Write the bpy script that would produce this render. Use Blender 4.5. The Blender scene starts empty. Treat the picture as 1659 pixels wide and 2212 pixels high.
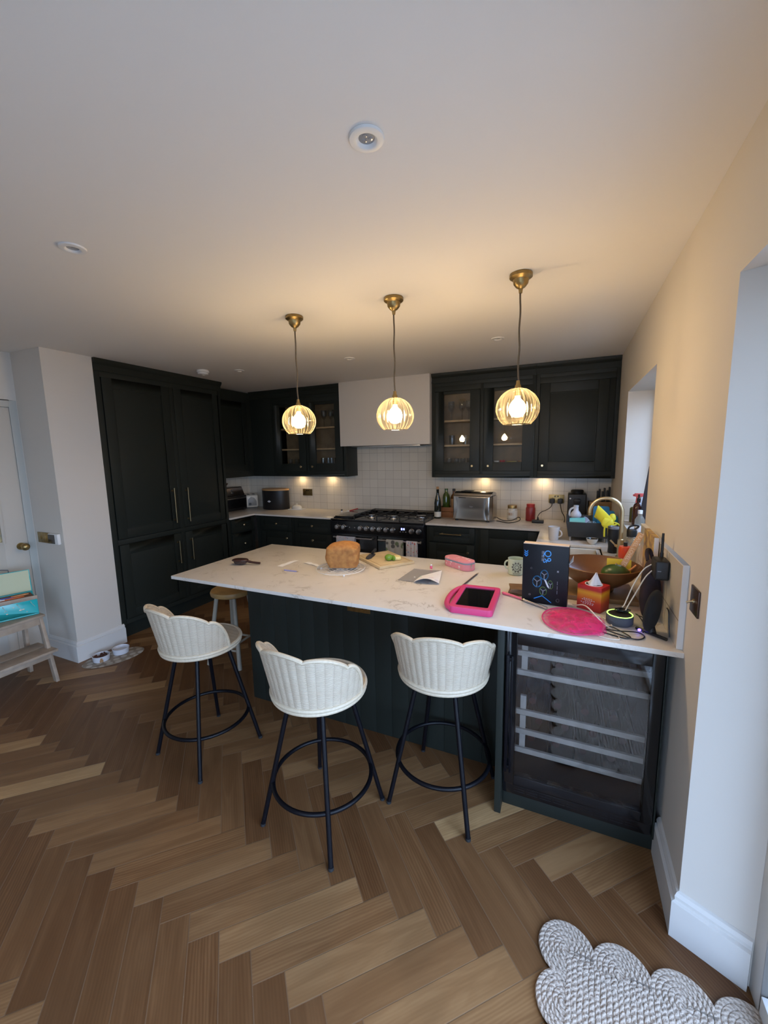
import bpy, bmesh, math, random
from mathutils import Vector, Matrix, noise
random.seed(7)
PI = math.pi
S = bpy.context.scene
C = S.collection

# ------------------------------------------------------------------ camera, world, daylight, exposure
def set_camera():
    yaw, pitch, roll, f = CAM[3:7]
    cy, sy, cp, sp, cr, sr = math.cos(yaw), math.sin(yaw), math.cos(pitch), math.sin(pitch), math.cos(roll), math.sin(roll)
    fw = Vector((-sy*cp, cy*cp, -sp)); r = Vector((cy, sy, 0)); u = r.cross(fw)
    r2 = cr*r + sr*u; u2 = -sr*r + cr*u
    cam = bpy.data.cameras.new('camera'); cam.sensor_fit = 'VERTICAL'; cam.sensor_height = 24.0
    cam.lens = f/2212*24.0; cam.clip_start = 0.02; cam.clip_end = 200
    o = bpy.data.objects.new('camera', cam); C.objects.link(o)
    m = Matrix((r2, u2, -fw)).transposed().to_4x4(); m.translation = Vector(CAM[:3])
    o.matrix_world = m; S.camera = o
CAM = (-0.399144, -1.63668, 1.625087, 0.423609, 0.141677, -0.017909, 878.100246)
set_camera()
S.view_settings.view_transform = 'Standard'; S.view_settings.look = 'None'
S.view_settings.gamma = 1.0; S.view_settings.use_curve_mapping = False
S.view_settings.exposure = 0.08
cyc = S.cycles
cyc.use_denoising = True; cyc.max_bounces = 10; cyc.diffuse_bounces = 5; cyc.glossy_bounces = 4
cyc.transmission_bounces = 6; cyc.transparent_max_bounces = 16; cyc.caustics_reflective = False; cyc.caustics_refractive = False
cyc.sample_clamp_indirect = 6.0; cyc.use_adaptive_sampling = True; cyc.adaptive_threshold = 0.02
SKY = (0.44, 0.635, 1.0); SKY_LOW = (0.54, 0.71, 1.0); SKY_STRENGTH = 9.0; GROUND_COL = (0.50, 0.48, 0.44)
BULB_COL = (1.0, 0.73, 0.41); BULB_STRENGTH = 136.0; STRIP_STRENGTH = 75.0
W = bpy.data.worlds.new('sky'); S.world = W; W.use_nodes = True
nt = W.node_tree; bg = nt.nodes['Background']
tc = nt.nodes.new('ShaderNodeTexCoord'); sx = nt.nodes.new('ShaderNodeSeparateXYZ'); rp = nt.nodes.new('ShaderNodeValToRGB')
nt.links.new(tc.outputs['Generated'], sx.inputs[0]); nt.links.new(sx.outputs['Z'], rp.inputs['Fac']); nt.links.new(rp.outputs['Color'], bg.inputs['Color'])
rp.color_ramp.elements[0].position = 0.0; rp.color_ramp.elements[0].color = SKY_LOW + (1,)
rp.color_ramp.elements[1].position = 0.5; rp.color_ramp.elements[1].color = SKY + (1,)
bg.inputs['Strength'].default_value = SKY_STRENGTH
def portal(name, loc, rot, sx_, sy_):
    l = bpy.data.lights.new(name, 'AREA'); l.shape = 'RECTANGLE'; l.size = sx_; l.size_y = sy_; l.cycles.is_portal = True
    o = bpy.data.objects.new(name, l); C.objects.link(o); o.location = loc; o.rotation_euler = rot
portal('patio_daylight', (0.26, -1.88, 1.04), (0, PI/2, 0), 2.08, 3.24)     # local -Z looks to -X
portal('rear_daylight', (-.715, -3.64, 1.05), (PI/2, 0, 0), 1.33, 2.1)
portal('sink_window_daylight', (0.26, 1.48, 1.568), (0, PI/2, 0), 0.98, 1.10)

# ------------------------------------------------------------------ helpers
def lin(h):
    h = h.lstrip('#'); out = []
    for i in (0, 2, 4):
        c = int(h[i:i+2], 16)/255
        out.append(c/12.92 if c <= 0.04045 else ((c+0.055)/1.055)**2.4)
    return tuple(out)
def col4(c):
    if isinstance(c, str): c = lin(c)
    return (c[0], c[1], c[2], 1.0)
def newmat(name):
    m = bpy.data.materials.new(name); m.use_nodes = True
    return m, m.node_tree, m.node_tree.nodes['Principled BSDF']
def mat(name, c, rough=0.5, metal=0.0, var=None, bump=None, spec=None, coat=0.0, emit=None, trans=0.0, c2=None, sub=0.0):
    """principled material; var=(scale, amount) noise between c and c2, bump=(scale, strength)"""
    m, t, p = newmat(name); N = t.nodes.new; L = t.links.new
    p.inputs['Base Color'].default_value = col4(c); p.inputs['Roughness'].default_value = rough; p.inputs['Metallic'].default_value = metal
    if spec is not None: p.inputs['Specular IOR Level'].default_value = spec
    if coat: p.inputs['Coat Weight'].default_value = coat; p.inputs['Coat Roughness'].default_value = 0.08
    if trans: p.inputs['Transmission Weight'].default_value = trans
    if sub: p.inputs['Subsurface Weight'].default_value = sub; p.inputs['Subsurface Radius'].default_value = (.01, .005, .003)
    if emit: p.inputs['Emission Color'].default_value = col4(emit[0]); p.inputs['Emission Strength'].default_value = emit[1]
    if var or bump:
        co = N('ShaderNodeTexCoord')
    if var:
        n = N('ShaderNodeTexNoise'); n.inputs['Scale'].default_value = var[0]; n.inputs['Detail'].default_value = 4
        L(co.outputs['Object'], n.inputs['Vector'])
        r = N('ShaderNodeValToRGB'); L(n.outputs['Fac'], r.inputs['Fac'])
        a = col4(c); b = col4(c2) if c2 else tuple(min(1, x*(1-var[1])) for x in a[:3]) + (1,)
        r.color_ramp.elements[0].position = 0.35; r.color_ramp.elements[0].color = b
        r.color_ramp.elements[1].position = 0.65; r.color_ramp.elements[1].color = a
        L(r.outputs['Color'], p.inputs['Base Color'])
    if bump:
        n2 = N('ShaderNodeTexNoise'); n2.inputs['Scale'].default_value = bump[0]; n2.inputs['Detail'].default_value = 3
        L(co.outputs['Object'], n2.inputs['Vector'])
        bp = N('ShaderNodeBump'); bp.inputs['Strength'].default_value = bump[1]; bp.inputs['Distance'].default_value = 0.002
        L(n2.outputs['Fac'], bp.inputs['Height']); L(bp.outputs['Normal'], p.inputs['Normal'])
    return m
def thin_glass(name, tint=(1, 1, 1), ior=1.45, rough=0.0, haze=None):
    m = bpy.data.materials.new(name); m.use_nodes = True; t = m.node_tree; t.nodes.clear(); N = t.nodes.new; L = t.links.new
    out = N('ShaderNodeOutputMaterial'); mx = N('ShaderNodeMixShader'); tr = N('ShaderNodeBsdfTransparent'); gl = N('ShaderNodeBsdfGlossy'); fr = N('ShaderNodeFresnel')
    tr.inputs['Color'].default_value = col4(tint); gl.inputs['Roughness'].default_value = rough; 
    ge = N('ShaderNodeNewGeometry'); io = N('ShaderNodeMapRange'); io.inputs[3].default_value = ior; io.inputs[4].default_value = 1/ior     # thin pane: same reflectance from both sides
    L(ge.outputs['Backfacing'], io.inputs[0]); L(io.outputs[0], fr.inputs['IOR'])
    L(fr.outputs[0], mx.inputs[0]); L(tr.outputs[0], mx.inputs[1]); L(gl.outputs[0], mx.inputs[2])
    res = mx
    if haze:
        d = N('ShaderNodeBsdfTranslucent'); d.inputs['Color'].default_value = col4(haze[0])
        m2 = N('ShaderNodeMixShader'); m2.inputs[0].default_value = haze[1]; L(mx.outputs[0], m2.inputs[1]); L(d.outputs[0], m2.inputs[2]); res = m2
    L(res.outputs[0], out.inputs[0])
    return m

class B:
    """collects vertices and faces; o = world point that becomes the local origin"""
    def __init__(s, o=(0, 0, 0)):
        s.v = []; s.f = []; s.m = []; s.o = Vector(o); s.mi = 0; s.uv = None
    def add(s, vs, fs, mi=None):
        k = len(s.v); s.v += [Vector(x) for x in vs]; s.f += [[i+k for i in f] for f in fs]; s.m += [s.mi if mi is None else mi]*len(fs)
        return s
    def box(s, x0, x1, y0, y1, z0, z1, mi=None, T=None):
        vs = [(x, y, z) for z in (z0, z1) for y in (y0, y1) for x in (x0, x1)]
        if T: vs = [T @ Vector(q) for q in vs]
        return s.add(vs, [(0, 2, 3, 1), (4, 5, 7, 6), (0, 1, 5, 4), (2, 6, 7, 3), (0, 4, 6, 2), (1, 3, 7, 5)], mi)
    def fbox(s, fr, u0, u1, v0, v1, d0, d1, mi=None):
        vs = [fr(u, v, d) for d in (d0, d1) for v in (v0, v1) for u in (u0, u1)]
        return s.add(vs, [(0, 2, 3, 1), (4, 5, 7, 6), (0, 1, 5, 4), (2, 6, 7, 3), (0, 4, 6, 2), (1, 3, 7, 5)], mi)
    def lathe(s, prof, c=(0, 0, 0), n=24, mi=None, T=None, cap=True):
        c = Vector(c); vs = []; fs = []
        for r, z in prof:
            for i in range(n):
                a = 2*PI*i/n; q = Vector((r*math.cos(a), r*math.sin(a), z)); vs.append(c + (T @ q if T else q))
        for j in range(len(prof)-1):
            for i in range(n):
                i2 = (i+1) % n; fs.append((j*n+i, j*n+i2, (j+1)*n+i2, (j+1)*n+i))
        if cap:
            if prof[0][0] > 1e-5: fs.append(tuple(range(n))[::-1])
            if prof[-1][0] > 1e-5: fs.append(tuple((len(prof)-1)*n+i for i in range(n)))
        return s.add(vs, fs, mi)
    def cyl(s, p0, p1, r0, r1=None, n=16, mi=None):
        p0, p1 = Vector(p0), Vector(p1); r1 = r0 if r1 is None else r1
        d = p1-p0; q = d.to_track_quat('Z', 'Y').to_matrix().to_4x4(); q.translation = p0
        return s.lathe([(r0, 0), (r1, d.length)], (0, 0, 0), n, mi, T=q)
    def tube(s, pts, r, n=8, closed=False, mi=None, smooth=0):
        pts = [Vector(p) for p in pts]
        for _ in range(smooth): pts = chaikin(pts, closed)
        m = len(pts); vs = []; fs = []; up = None
        rs = r if isinstance(r, (list, tuple)) else None
        for i, p in enumerate(pts):
            a = pts[(i-1) % m] if (closed or i > 0) else p; b = pts[(i+1) % m] if (closed or i < m-1) else p
            t = (b-a).normalized() if (b-a).length > 1e-9 else Vector((0, 0, 1))
            if up is None: up = Vector((0, 0, 1)) if abs(t.z) < 0.9 else Vector((1, 0, 0))
            x = t.cross(up); x = x.normalized() if x.length > 1e-6 else t.orthogonal().normalized()
            up = x.cross(t).normalized()
            rr = rs[min(i, len(rs)-1)] if rs else r
            for k in range(n):
                an = 2*PI*k/n; vs.append(p + rr*(math.cos(an)*x + math.sin(an)*up))
        for i in range(m if closed else m-1):
            j = (i+1) % m
            for k in range(n):
                k2 = (k+1) % n; fs.append((i*n+k, i*n+k2, j*n+k2, j*n+k))
        if not closed:
            fs.append(tuple(range(n))[::-1]); fs.append(tuple((m-1)*n+k for k in range(n)))
        return s.add(vs, fs, mi)
    def prism(s, poly, z0, z1, mi=None, fr=None):
        """polygon (u,v) extruded from z0 to z1; fr maps (u,v,d)"""
        n = len(poly); g = fr or (lambda u, v, d: (u, v, d))
        vs = [g(u, v, z0) for u, v in poly] + [g(u, v, z1) for u, v in poly]
        fs = [tuple(range(n))[::-1], tuple(range(n, 2*n))] + [(i, (i+1) % n, n+(i+1) % n, n+i) for i in range(n)]
        return s.add(vs, fs, mi)
    def sphere(s, c, r, n=16, m=10, mi=None, e=1.0, T=None, wob=0, seed=0):
        """ellipsoid / rounded block: e < 1 squares it off"""
        c = Vector(c); r = (r, r, r) if not isinstance(r, (tuple, list)) else r; vs = []; fs = []
        sg = lambda a: math.copysign(abs(a)**e, a)
        for j in range(m+1):
            ph = -PI/2 + PI*j/m
            for i in range(n):
                th = 2*PI*i/n
                q = Vector((r[0]*sg(math.cos(ph))*sg(math.cos(th)), r[1]*sg(math.cos(ph))*sg(math.sin(th)), r[2]*sg(math.sin(ph))))
                if wob: q *= 1 + wob*noise.noise(q*(2.0/max(r)) + Vector((seed, 0, 0)))
                vs.append(c + (T @ q if T else q))
        for j in range(m):
            for i in range(n):
                i2 = (i+1) % n; fs.append((j*n+i, j*n+i2, (j+1)*n+i2, (j+1)*n+i))
        return s.add(vs, fs, mi)
    def grid(s, fn, nu, nv, closed_u=False, mi=None, thick=0.0):
        """sheet fn(u,v), u,v in 0..1; thick gives it a second skin"""
        mu = nu if closed_u else nu+1; vs = [Vector(fn(i/nu, j/nv)) for j in range(nv+1) for i in range(mu)]
        q = [(j*mu+i, j*mu+(i+1) % mu, (j+1)*mu+(i+1) % mu, (j+1)*mu+i) for j in range(nv) for i in range(nu)]
        if not thick: return s.add(vs, q, mi)
        nr = [Vector((0, 0, 0)) for _ in vs]
        for f in q:
            a = (vs[f[2]]-vs[f[0]]).cross(vs[f[3]]-vs[f[1]])
            for i in f: nr[i] += a
        k = len(vs); vs2 = vs + [v - n.normalized()*thick if n.length > 1e-12 else v for v, n in zip(vs, nr)]
        fs = list(q) + [tuple(i+k for i in f[::-1]) for f in q]
        def rim(a, b): fs.append((b, a, a+k, b+k))
        for i in range(nu):
            i2 = (i+1) % mu
            rim(i, i2); rim(nv*mu+i2, nv*mu+i)
        if not closed_u:
            for j in range(nv): rim((j+1)*mu, j*mu); rim(j*mu+nu, (j+1)*mu+nu)
        return s.add(vs2, fs, mi)
    def build(s, name, mats, parent=None, bevel=0.0, seg=2, ang=35, flat=False, recalc=True, weld=True):
        me = bpy.data.meshes.new(name)
        me.from_pydata([tuple(v - s.o) for v in s.v], [], s.f); me.update()
        mats = mats if isinstance(mats, (list, tuple)) else [mats]
        for m in mats: me.materials.append(m)
        for p, mi in zip(me.polygons, s.m): p.material_index = mi
        bm = bmesh.new(); bm.from_mesh(me)
        if weld: bmesh.ops.remove_doubles(bm, verts=bm.verts, dist=1e-6)
        if recalc: bmesh.ops.recalc_face_normals(bm, faces=bm.faces)
        lim = math.radians(ang)
        sharp = [e for e in bm.edges if len(e.link_faces) == 2 and e.calc_face_angle(0) > lim]
        if bevel and sharp:
            bmesh.ops.bevel(bm, geom=sharp, offset=bevel, segments=seg, affect='EDGES', clamp_overlap=True, profile=0.6)
        if not flat:
            for f in bm.faces: f.smooth = True
            for e in bm.edges:
                if len(e.link_faces) == 2 and e.calc_face_angle(0) > math.radians(40): e.smooth = False
        bm.to_mesh(me); bm.free()
        o = bpy.data.objects.new(name, me); C.objects.link(o)
        if parent is not None: o.parent = parent
        else: o.location = s.o
        return o
def chaikin(p, closed=False):
    out = [] if closed else [p[0]]
    m = len(p)
    for i in range(m if closed else m-1):
        a, b = p[i], p[(i+1) % m]; out += [a.lerp(b, .25), a.lerp(b, .75)]
    if not closed: out.append(p[-1])
    return out
def tag(o, label, cat, group=None, kind=None):
    o['label'] = label; o['category'] = cat
    if group: o['group'] = group
    if kind: o['kind'] = kind
    return o
def thing(name, label, cat, loc=(0, 0, 0), rz=0.0, group=None):
    o = bpy.data.objects.new(name, None); o.empty_display_size = 0.05; C.objects.link(o)
    o.location = loc; o.rotation_euler = (0, 0, rz)
    return tag(o, label, cat, group)
def struct(o, label=None, cat=None):
    o['kind'] = 'structure'
    if label: o['label'] = label; o['category'] = cat
    return o
def kids(o): return [c for c in bpy.data.objects if c.parent == o]
def dup(o, loc, rz=None, label=None, group=None):
    c = o.copy(); C.objects.link(c); c.location = loc
    if rz is not None: c.rotation_euler = (0, 0, rz)
    if label: c['label'] = label
    if group: c['group'] = group
    for k in kids(o):
        d = k.copy(); C.objects.link(d); d.parent = c
        for g in kids(k):
            h = g.copy(); C.objects.link(h); h.parent = d
    return c
def text_mesh(name, s, size, m, parent, T, extrude=0.0004, align='CENTER', sx=1.0):
    cu = bpy.data.curves.new(name, 'FONT'); cu.body = s; cu.size = size; cu.extrude = extrude; cu.align_x = align; cu.align_y = 'CENTER'; cu.resolution_u = 3
    o = bpy.data.objects.new(name, cu); C.objects.link(o)
    dg = bpy.context.evaluated_depsgraph_get(); me = bpy.data.meshes.new_from_object(o.evaluated_get(dg))
    bpy.data.objects.remove(o); me.name = name; me.materials.clear(); me.materials.append(m)
    me.transform(T @ Matrix.Diagonal((sx, 1, 1, 1)))
    o = bpy.data.objects.new(name, me); C.objects.link(o); o.parent = parent
    return o
def frY(y0): return lambda u, v, d: (u, y0-d, v)        # front faces -Y
def frX(x0): return lambda u, v, d: (x0+d, u, v)        # front faces +X
def frXn(x0): return lambda u, v, d: (x0-d, u, v)       # front faces -X
def rz4(a): return Matrix.Rotation(a, 4, 'Z')
def TR(loc, rz=0): return Matrix.Translation(Vector(loc)) @ rz4(rz)

# ------------------------------------------------------------------ materials
def plaster(name, c):
    return mat(name, c, rough=0.75, bump=(90, 0.06), spec=0.25)
M_WALL = plaster('wall_paint', (0.66, 0.61, 0.545)); M_CEIL = plaster('ceiling_paint', (0.80, 0.77, 0.73))
M_TRIM = mat('white_trim_paint', (0.68, 0.66, 0.63), rough=0.4)
M_GREEN = mat('dark_green_paint', (0.0145, 0.0178, 0.0145), rough=0.48, spec=0.3, bump=(160, 0.03))
M_BRASS = mat('aged_brass', (0.42, 0.30, 0.13), rough=0.38, metal=1.0, var=(40, 0.3))
M_HANDLE = mat('dull_brass_handle', (0.20, 0.155, 0.085), rough=0.4, metal=1.0)
M_BRASS2 = mat('brushed_gold', (0.62, 0.49, 0.29), rough=0.3, metal=1.0)
M_STEEL = mat('brushed_steel', (0.55, 0.54, 0.52), rough=0.28, metal=1.0)
M_CHROME = mat('chrome', (0.75, 0.75, 0.75), rough=0.12, metal=1.0)
M_BLACK = mat('black_plastic', (0.008, 0.008, 0.009), rough=0.45)
M_BLACKGLOSS = mat('black_gloss', (0.005, 0.005, 0.006), rough=0.15, coat=0.3)
M_BLACKMETAL = mat('black_metal_tube', (0.003, 0.003, 0.005), rough=0.4, spec=0.22)
M_WHITE = mat('white_plastic', (0.75, 0.74, 0.72), rough=0.4)
M_OAK = mat('pale_oak', (0.48, 0.33, 0.18), rough=0.5, var=(18, 0.25))
M_GLASS = thin_glass('clear_glass', (0.97, 0.98, 0.97), 1.5)
M_WINDOW = thin_glass('window_glass', (0.97, 0.98, 0.98), 1.45)
M_PAPER = mat('white_paper', (0.78, 0.76, 0.75), rough=0.7)
M_RUBBER = mat('dark_rubber', (0.012, 0.012, 0.013), rough=0.7)
def quartz():
    m, t, p = newmat('veined_white_quartz'); N = t.nodes.new; L = t.links.new
    co = N('ShaderNodeTexCoord'); n1 = N('ShaderNodeTexNoise'); n1.inputs['Scale'].default_value = 3.2; n1.inputs['Detail'].default_value = 7; n1.inputs['Roughness'].default_value = 0.66; n1.inputs['Distortion'].default_value = 1.3
    L(co.outputs['Object'], n1.inputs['Vector'])
    r1 = N('ShaderNodeValToRGB'); L(n1.outputs['Fac'], r1.inputs['Fac'])
    e = r1.color_ramp.elements; e[0].position = 0.475; e[0].color = (0, 0, 0, 1); e[1].position = 0.525; e[1].color = (0, 0, 0, 1); x = e.new(0.5); x.color = (1, 1, 1, 1)
    n2 = N('ShaderNodeTexNoise'); n2.inputs['Scale'].default_value = 7; n2.inputs['Detail'].default_value = 3; L(co.outputs['Object'], n2.inputs['Vector'])
    r2 = N('ShaderNodeValToRGB'); L(n2.outputs['Fac'], r2.inputs['Fac']); r2.color_ramp.elements[0].position = 0.48; r2.color_ramp.elements[1].position = 0.66
    mu = N('ShaderNodeMath'); mu.operation = 'MULTIPLY'; L(r1.outputs['Color'], mu.inputs[0]); L(r2.outputs['Color'], mu.inputs[1])
    n3 = N('ShaderNodeTexNoise'); n3.inputs['Scale'].default_value = 14; n3.inputs['Detail'].default_value = 5; L(co.outputs['Object'], n3.inputs['Vector'])
    mx0 = N('ShaderNodeMix'); mx0.data_type = 'RGBA'; mx0.inputs[6].default_value = (0.70, 0.645, 0.58, 1); mx0.inputs[7].default_value = (0.63, 0.575, 0.51, 1); L(n3.outputs['Fac'], mx0.inputs[0])
    mx = N('ShaderNodeMix'); mx.data_type = 'RGBA'; L(mu.outputs[0], mx.inputs[0]); L(mx0.outputs[2], mx.inputs[6]); mx.inputs[7].default_value = (0.42, 0.36, 0.29, 1)
    L(mx.outputs[2], p.inputs['Base Color']); p.inputs['Roughness'].default_value = 0.3; p.inputs['Specular IOR Level'].default_value = 0.4
    return m
M_QUARTZ = quartz()
def tiles(name='square_cream_tiles', s=0.105):
    m, t, p = newmat(name); N = t.nodes.new; L = t.links.new
    co = N('ShaderNodeTexCoord'); uv = co.outputs['UV']
    br = N('ShaderNodeTexBrick'); br.offset = 0.0; br.squash = 1.0; br.inputs['Scale'].default_value = 1.0
    br.inputs['Brick Width'].default_value = s; br.inputs['Row Height'].default_value = s; br.inputs['Mortar Size'].default_value = 0.0016; br.inputs['Mortar Smooth'].default_value = 0.3
    br.inputs['Color1'].default_value = (0.64, 0.59, 0.50, 1); br.inputs['Color2'].default_value = (0.595, 0.545, 0.46, 1); br.inputs['Mortar'].default_value = (0.33, 0.29, 0.24, 1)
    L(uv, br.inputs['Vector']); L(br.outputs['Color'], p.inputs['Base Color']); p.inputs['Roughness'].default_value = 0.22
    n = N('ShaderNodeTexNoise'); n.inputs['Scale'].default_value = 14; L(uv, n.inputs['Vector'])
    ma = N('ShaderNodeMath'); ma.operation = 'MULTIPLY_ADD'; ma.inputs[1].default_value = -3.0; L(br.outputs['Fac'], ma.inputs[0]); L(n.outputs['Fac'], ma.inputs[2])
    b = N('ShaderNodeBump'); b.inputs['Strength'].default_value = 0.25; b.inputs['Distance'].default_value = 0.004; L(ma.outputs[0], b.inputs['Height']); L(b.outputs['Normal'], p.inputs['Normal'])
    return m
M_TILE = tiles()
def planks_mat():
    m, t, p = newmat('oak_herringbone_planks'); N = t.nodes.new; L = t.links.new
    at = N('ShaderNodeAttribute'); at.attribute_name = 'rnd_sheen'; uv = N('ShaderNodeUVMap'); uv.uv_map = 'uv'
    sp = N('ShaderNodeSeparateColor'); L(at.outputs['Color'], sp.inputs[0])
    su = N('ShaderNodeSeparateXYZ'); L(uv.outputs['UV'], su.inputs[0])
    cb = N('ShaderNodeCombineXYZ')
    mul = lambda a, k: (lambda n: (setattr(n, 'operation', 'MULTIPLY'), L(a, n.inputs[0]), n.inputs.__getitem__(1).__setattr__('default_value', k), n)[-1])(N('ShaderNodeMath'))
    L(mul(su.outputs['X'], 1.6).outputs[0], cb.inputs[0]); L(mul(su.outputs['Y'], 13.0).outputs[0], cb.inputs[1]); L(mul(sp.outputs[0], 60).outputs[0], cb.inputs[2])
    n = N('ShaderNodeTexNoise'); n.inputs['Scale'].default_value = 1.5; n.inputs['Detail'].default_value = 6; n.inputs['Distortion'].default_value = 1.1; L(cb.outputs[0], n.inputs['Vector'])
    # cathedral grain: fine bands bent by noise
    w = N('ShaderNodeTexWave'); w.wave_type = 'BANDS'; w.bands_direction = 'Y'; w.inputs['Scale'].default_value = 2.4; w.inputs['Distortion'].default_value = 7; w.inputs['Detail'].default_value = 3; w.inputs['Detail Scale'].default_value = 0.8; L(cb.outputs[0], w.inputs['Vector'])
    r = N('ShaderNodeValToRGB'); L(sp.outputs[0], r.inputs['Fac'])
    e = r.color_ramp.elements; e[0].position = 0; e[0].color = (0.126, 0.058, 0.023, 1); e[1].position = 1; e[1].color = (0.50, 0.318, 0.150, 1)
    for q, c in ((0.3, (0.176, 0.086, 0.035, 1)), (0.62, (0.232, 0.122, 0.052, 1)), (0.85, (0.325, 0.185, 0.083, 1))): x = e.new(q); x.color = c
    dark = N('ShaderNodeMix'); dark.data_type = 'RGBA'; dark.blend_type = 'MULTIPLY'; L(r.outputs['Color'], dark.inputs[6]); dark.inputs[7].default_value = (0.62, 0.54, 0.47, 1)
    rr = N('ShaderNodeValToRGB'); L(n.outputs['Fac'], rr.inputs['Fac']); rr.color_ramp.elements[0].position = 0.42; rr.color_ramp.elements[0].color = (1, 1, 1, 1); rr.color_ramp.elements[1].position = 0.66; rr.color_ramp.elements[1].color = (0, 0, 0, 1)
    L(mul(rr.outputs['Color'], 0.55).outputs[0], dark.inputs[0])
    lt = N('ShaderNodeMix'); lt.data_type = 'RGBA'; lt.blend_type = 'MULTIPLY'; L(dark.outputs[2], lt.inputs[6]); lt.inputs[7].default_value = (0.70, 0.60, 0.52, 1)
    ws = N('ShaderNodeMath'); ws.operation = 'MULTIPLY'; L(w.outputs['Fac'], ws.inputs[0]); L(mul(sp.outputs[1], 0.8).outputs[0], ws.inputs[1]); L(ws.outputs[0], lt.inputs[0])
    # plank edges
    L_, W_ = PL, PW
    def edge(sock, length):
        a = N('ShaderNodeMath'); a.operation = 'SUBTRACT'; a.inputs[0].default_value = length; L(sock, a.inputs[1])
        b = N('ShaderNodeMath'); b.operation = 'MINIMUM'; L(sock, b.inputs[0]); L(a.outputs[0], b.inputs[1]); return b.outputs[0]
    mn = N('ShaderNodeMath'); mn.operation = 'MINIMUM'; L(edge(su.outputs['X'], L_), mn.inputs[0]); L(edge(su.outputs['Y'], W_), mn.inputs[1])
    er = N('ShaderNodeMapRange'); er.inputs[1].default_value = 0.0; er.inputs[2].default_value = 0.0022; L(mn.outputs[0], er.inputs[0])
    ed = N('ShaderNodeMix'); ed.data_type = 'RGBA'; L(er.outputs[0], ed.inputs[0]); ed.inputs[6].default_value = (0.17, 0.105, 0.06, 1); L(lt.outputs[2], ed.inputs[7])
    L(ed.outputs[2], p.inputs['Base Color']); p.inputs['Roughness'].default_value = 0.40; p.inputs['Specular IOR Level'].default_value = 0.30
    hm = N('ShaderNodeMath'); hm.operation = 'MULTIPLY_ADD'; L(n.outputs['Fac'], hm.inputs[0]); hm.inputs[1].default_value = 0.3; L(er.outputs[0], hm.inputs[2])
    b = N('ShaderNodeBump'); b.inputs['Strength'].default_value = 0.35; b.inputs['Distance'].default_value = 0.0015; L(hm.outputs[0], b.inputs['Height']); L(b.outputs['Normal'], p.inputs['Normal'])
    return m

# ------------------------------------------------------------------ the room
H = 2.444
PL, PW = 0.4925, 0.0985
def make_floor():
    q = 2**-.5; w = PW*q; l = PL*q; step = PW*2**.5; per = PL*2**.5
    vs = []; fs = []; uvs = []; rn = []
    rr = random.Random(21)
    x0, y0 = -1.294, -0.796
    for j in range(-6, 7):
        for k in range(-40, 44):
            for typ in (0, 1):
                ax = x0 + k*step + j*PW*2**.5*0; ay = y0 + j*per
                if typ == 0:
                    a = Vector((ax, ay)); e = Vector((w, -w)); d = Vector((l, l))
                else:
                    a = Vector((ax+w+l, ay-w+l)); e = Vector((w, w)); d = Vector((-l, l))
                c = a+e/2+d/2
                if not (-4.85 < c.x < 0.42 and -3.8 < c.y < 3.05): continue
                i = len(vs); vs += [a.to_3d(), (a+d).to_3d(), (a+d+e).to_3d(), (a+e).to_3d()]
                fs.append((i, i+1, i+2, i+3) if typ == 1 else (i, i+3, i+2, i+1))
                u = [(0, 0), (PL, 0), (PL, PW), (0, PW)]; uvs.append(u if typ == 1 else [u[0], u[3], u[2], u[1]])
                t = rr.random(); t = min(1, max(0, (0.60 + 0.40*rr.random() if rr.random() < .3 else 0.42 + 0.36*t) if typ == 0 else 0.06 + 0.40*t))  # random tone; sheen contrast between the two plank directions is put into the colour
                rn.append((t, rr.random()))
    me = bpy.data.meshes.new('floor'); me.from_pydata([tuple(v) for v in vs], [], fs); me.update()
    me.uv_layers.new(name='uv'); me.color_attributes.new('rnd_sheen', 'FLOAT_COLOR', 'CORNER')
    ul = me.uv_layers['uv']; ca = me.color_attributes['rnd_sheen']
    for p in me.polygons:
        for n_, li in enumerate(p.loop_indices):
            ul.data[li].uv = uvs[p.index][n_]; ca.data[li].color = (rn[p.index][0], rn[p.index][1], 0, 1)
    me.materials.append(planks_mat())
    o = bpy.data.objects.new('floor', me); C.objects.link(o); struct(o)
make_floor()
def solid(name, m, *boxes, bevel=0.0):
    b = B()
    for q in boxes: b.box(*q)
    return struct(b.build(name, m, bevel=bevel, flat=True))
solid('ceiling', M_CEIL, (-4.8, 0.45, -3.75, 3.1, H, H+0.1))
solid('wall_back', M_WALL, (-4.7, 0.3, 2.9, 3.05, 0, H))
b = B()                                                             # right wall, with the sink window and the splayed patio opening
b.prism([(0, -0.184), (0.17, -0.262), (0.3, -0.262), (0.3, 0.93), (0, 0.93)], 0, H)
b.box(0, .3, 0.93, 2.03, 0, 1.077); b.box(0, .3, 0.93, 2.03, 2.06, H); b.box(0, .3, 2.03, 2.9, 0, H)
b.prism([(0, -3.5), (0.3, -3.5), (0.3, -0.262), (0.17, -0.262), (0, -0.184)], 2.088, H); b.box(0, .3, -3.7, -3.5, 0, H)
struct(b.build('wall_right', M_WALL, flat=True))
solid('wall_left', M_WALL, (-4.46, -4.34, 0.165, 0.17, 0, H), (-4.46, -4.34, -0.72, 0.165, 2.085, H), (-4.46, -4.34, -3.7, -0.72, 0, H))
solid('wall_column', M_WALL, (-4.62, -3.95, 0.17, 0.533, 0, H))
solid('wall_side', M_WALL, (-4.70, -4.56, 0.533, 2.9, 0, H))
solid('wall_front', M_WALL, (-4.46, -1.38, -3.7, -3.58, 0, H), (-0.05, 0, -3.7, -3.58, 0, H), (-1.38, -0.05, -3.7, -3.58, 2.1, H))
b = B()
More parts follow.
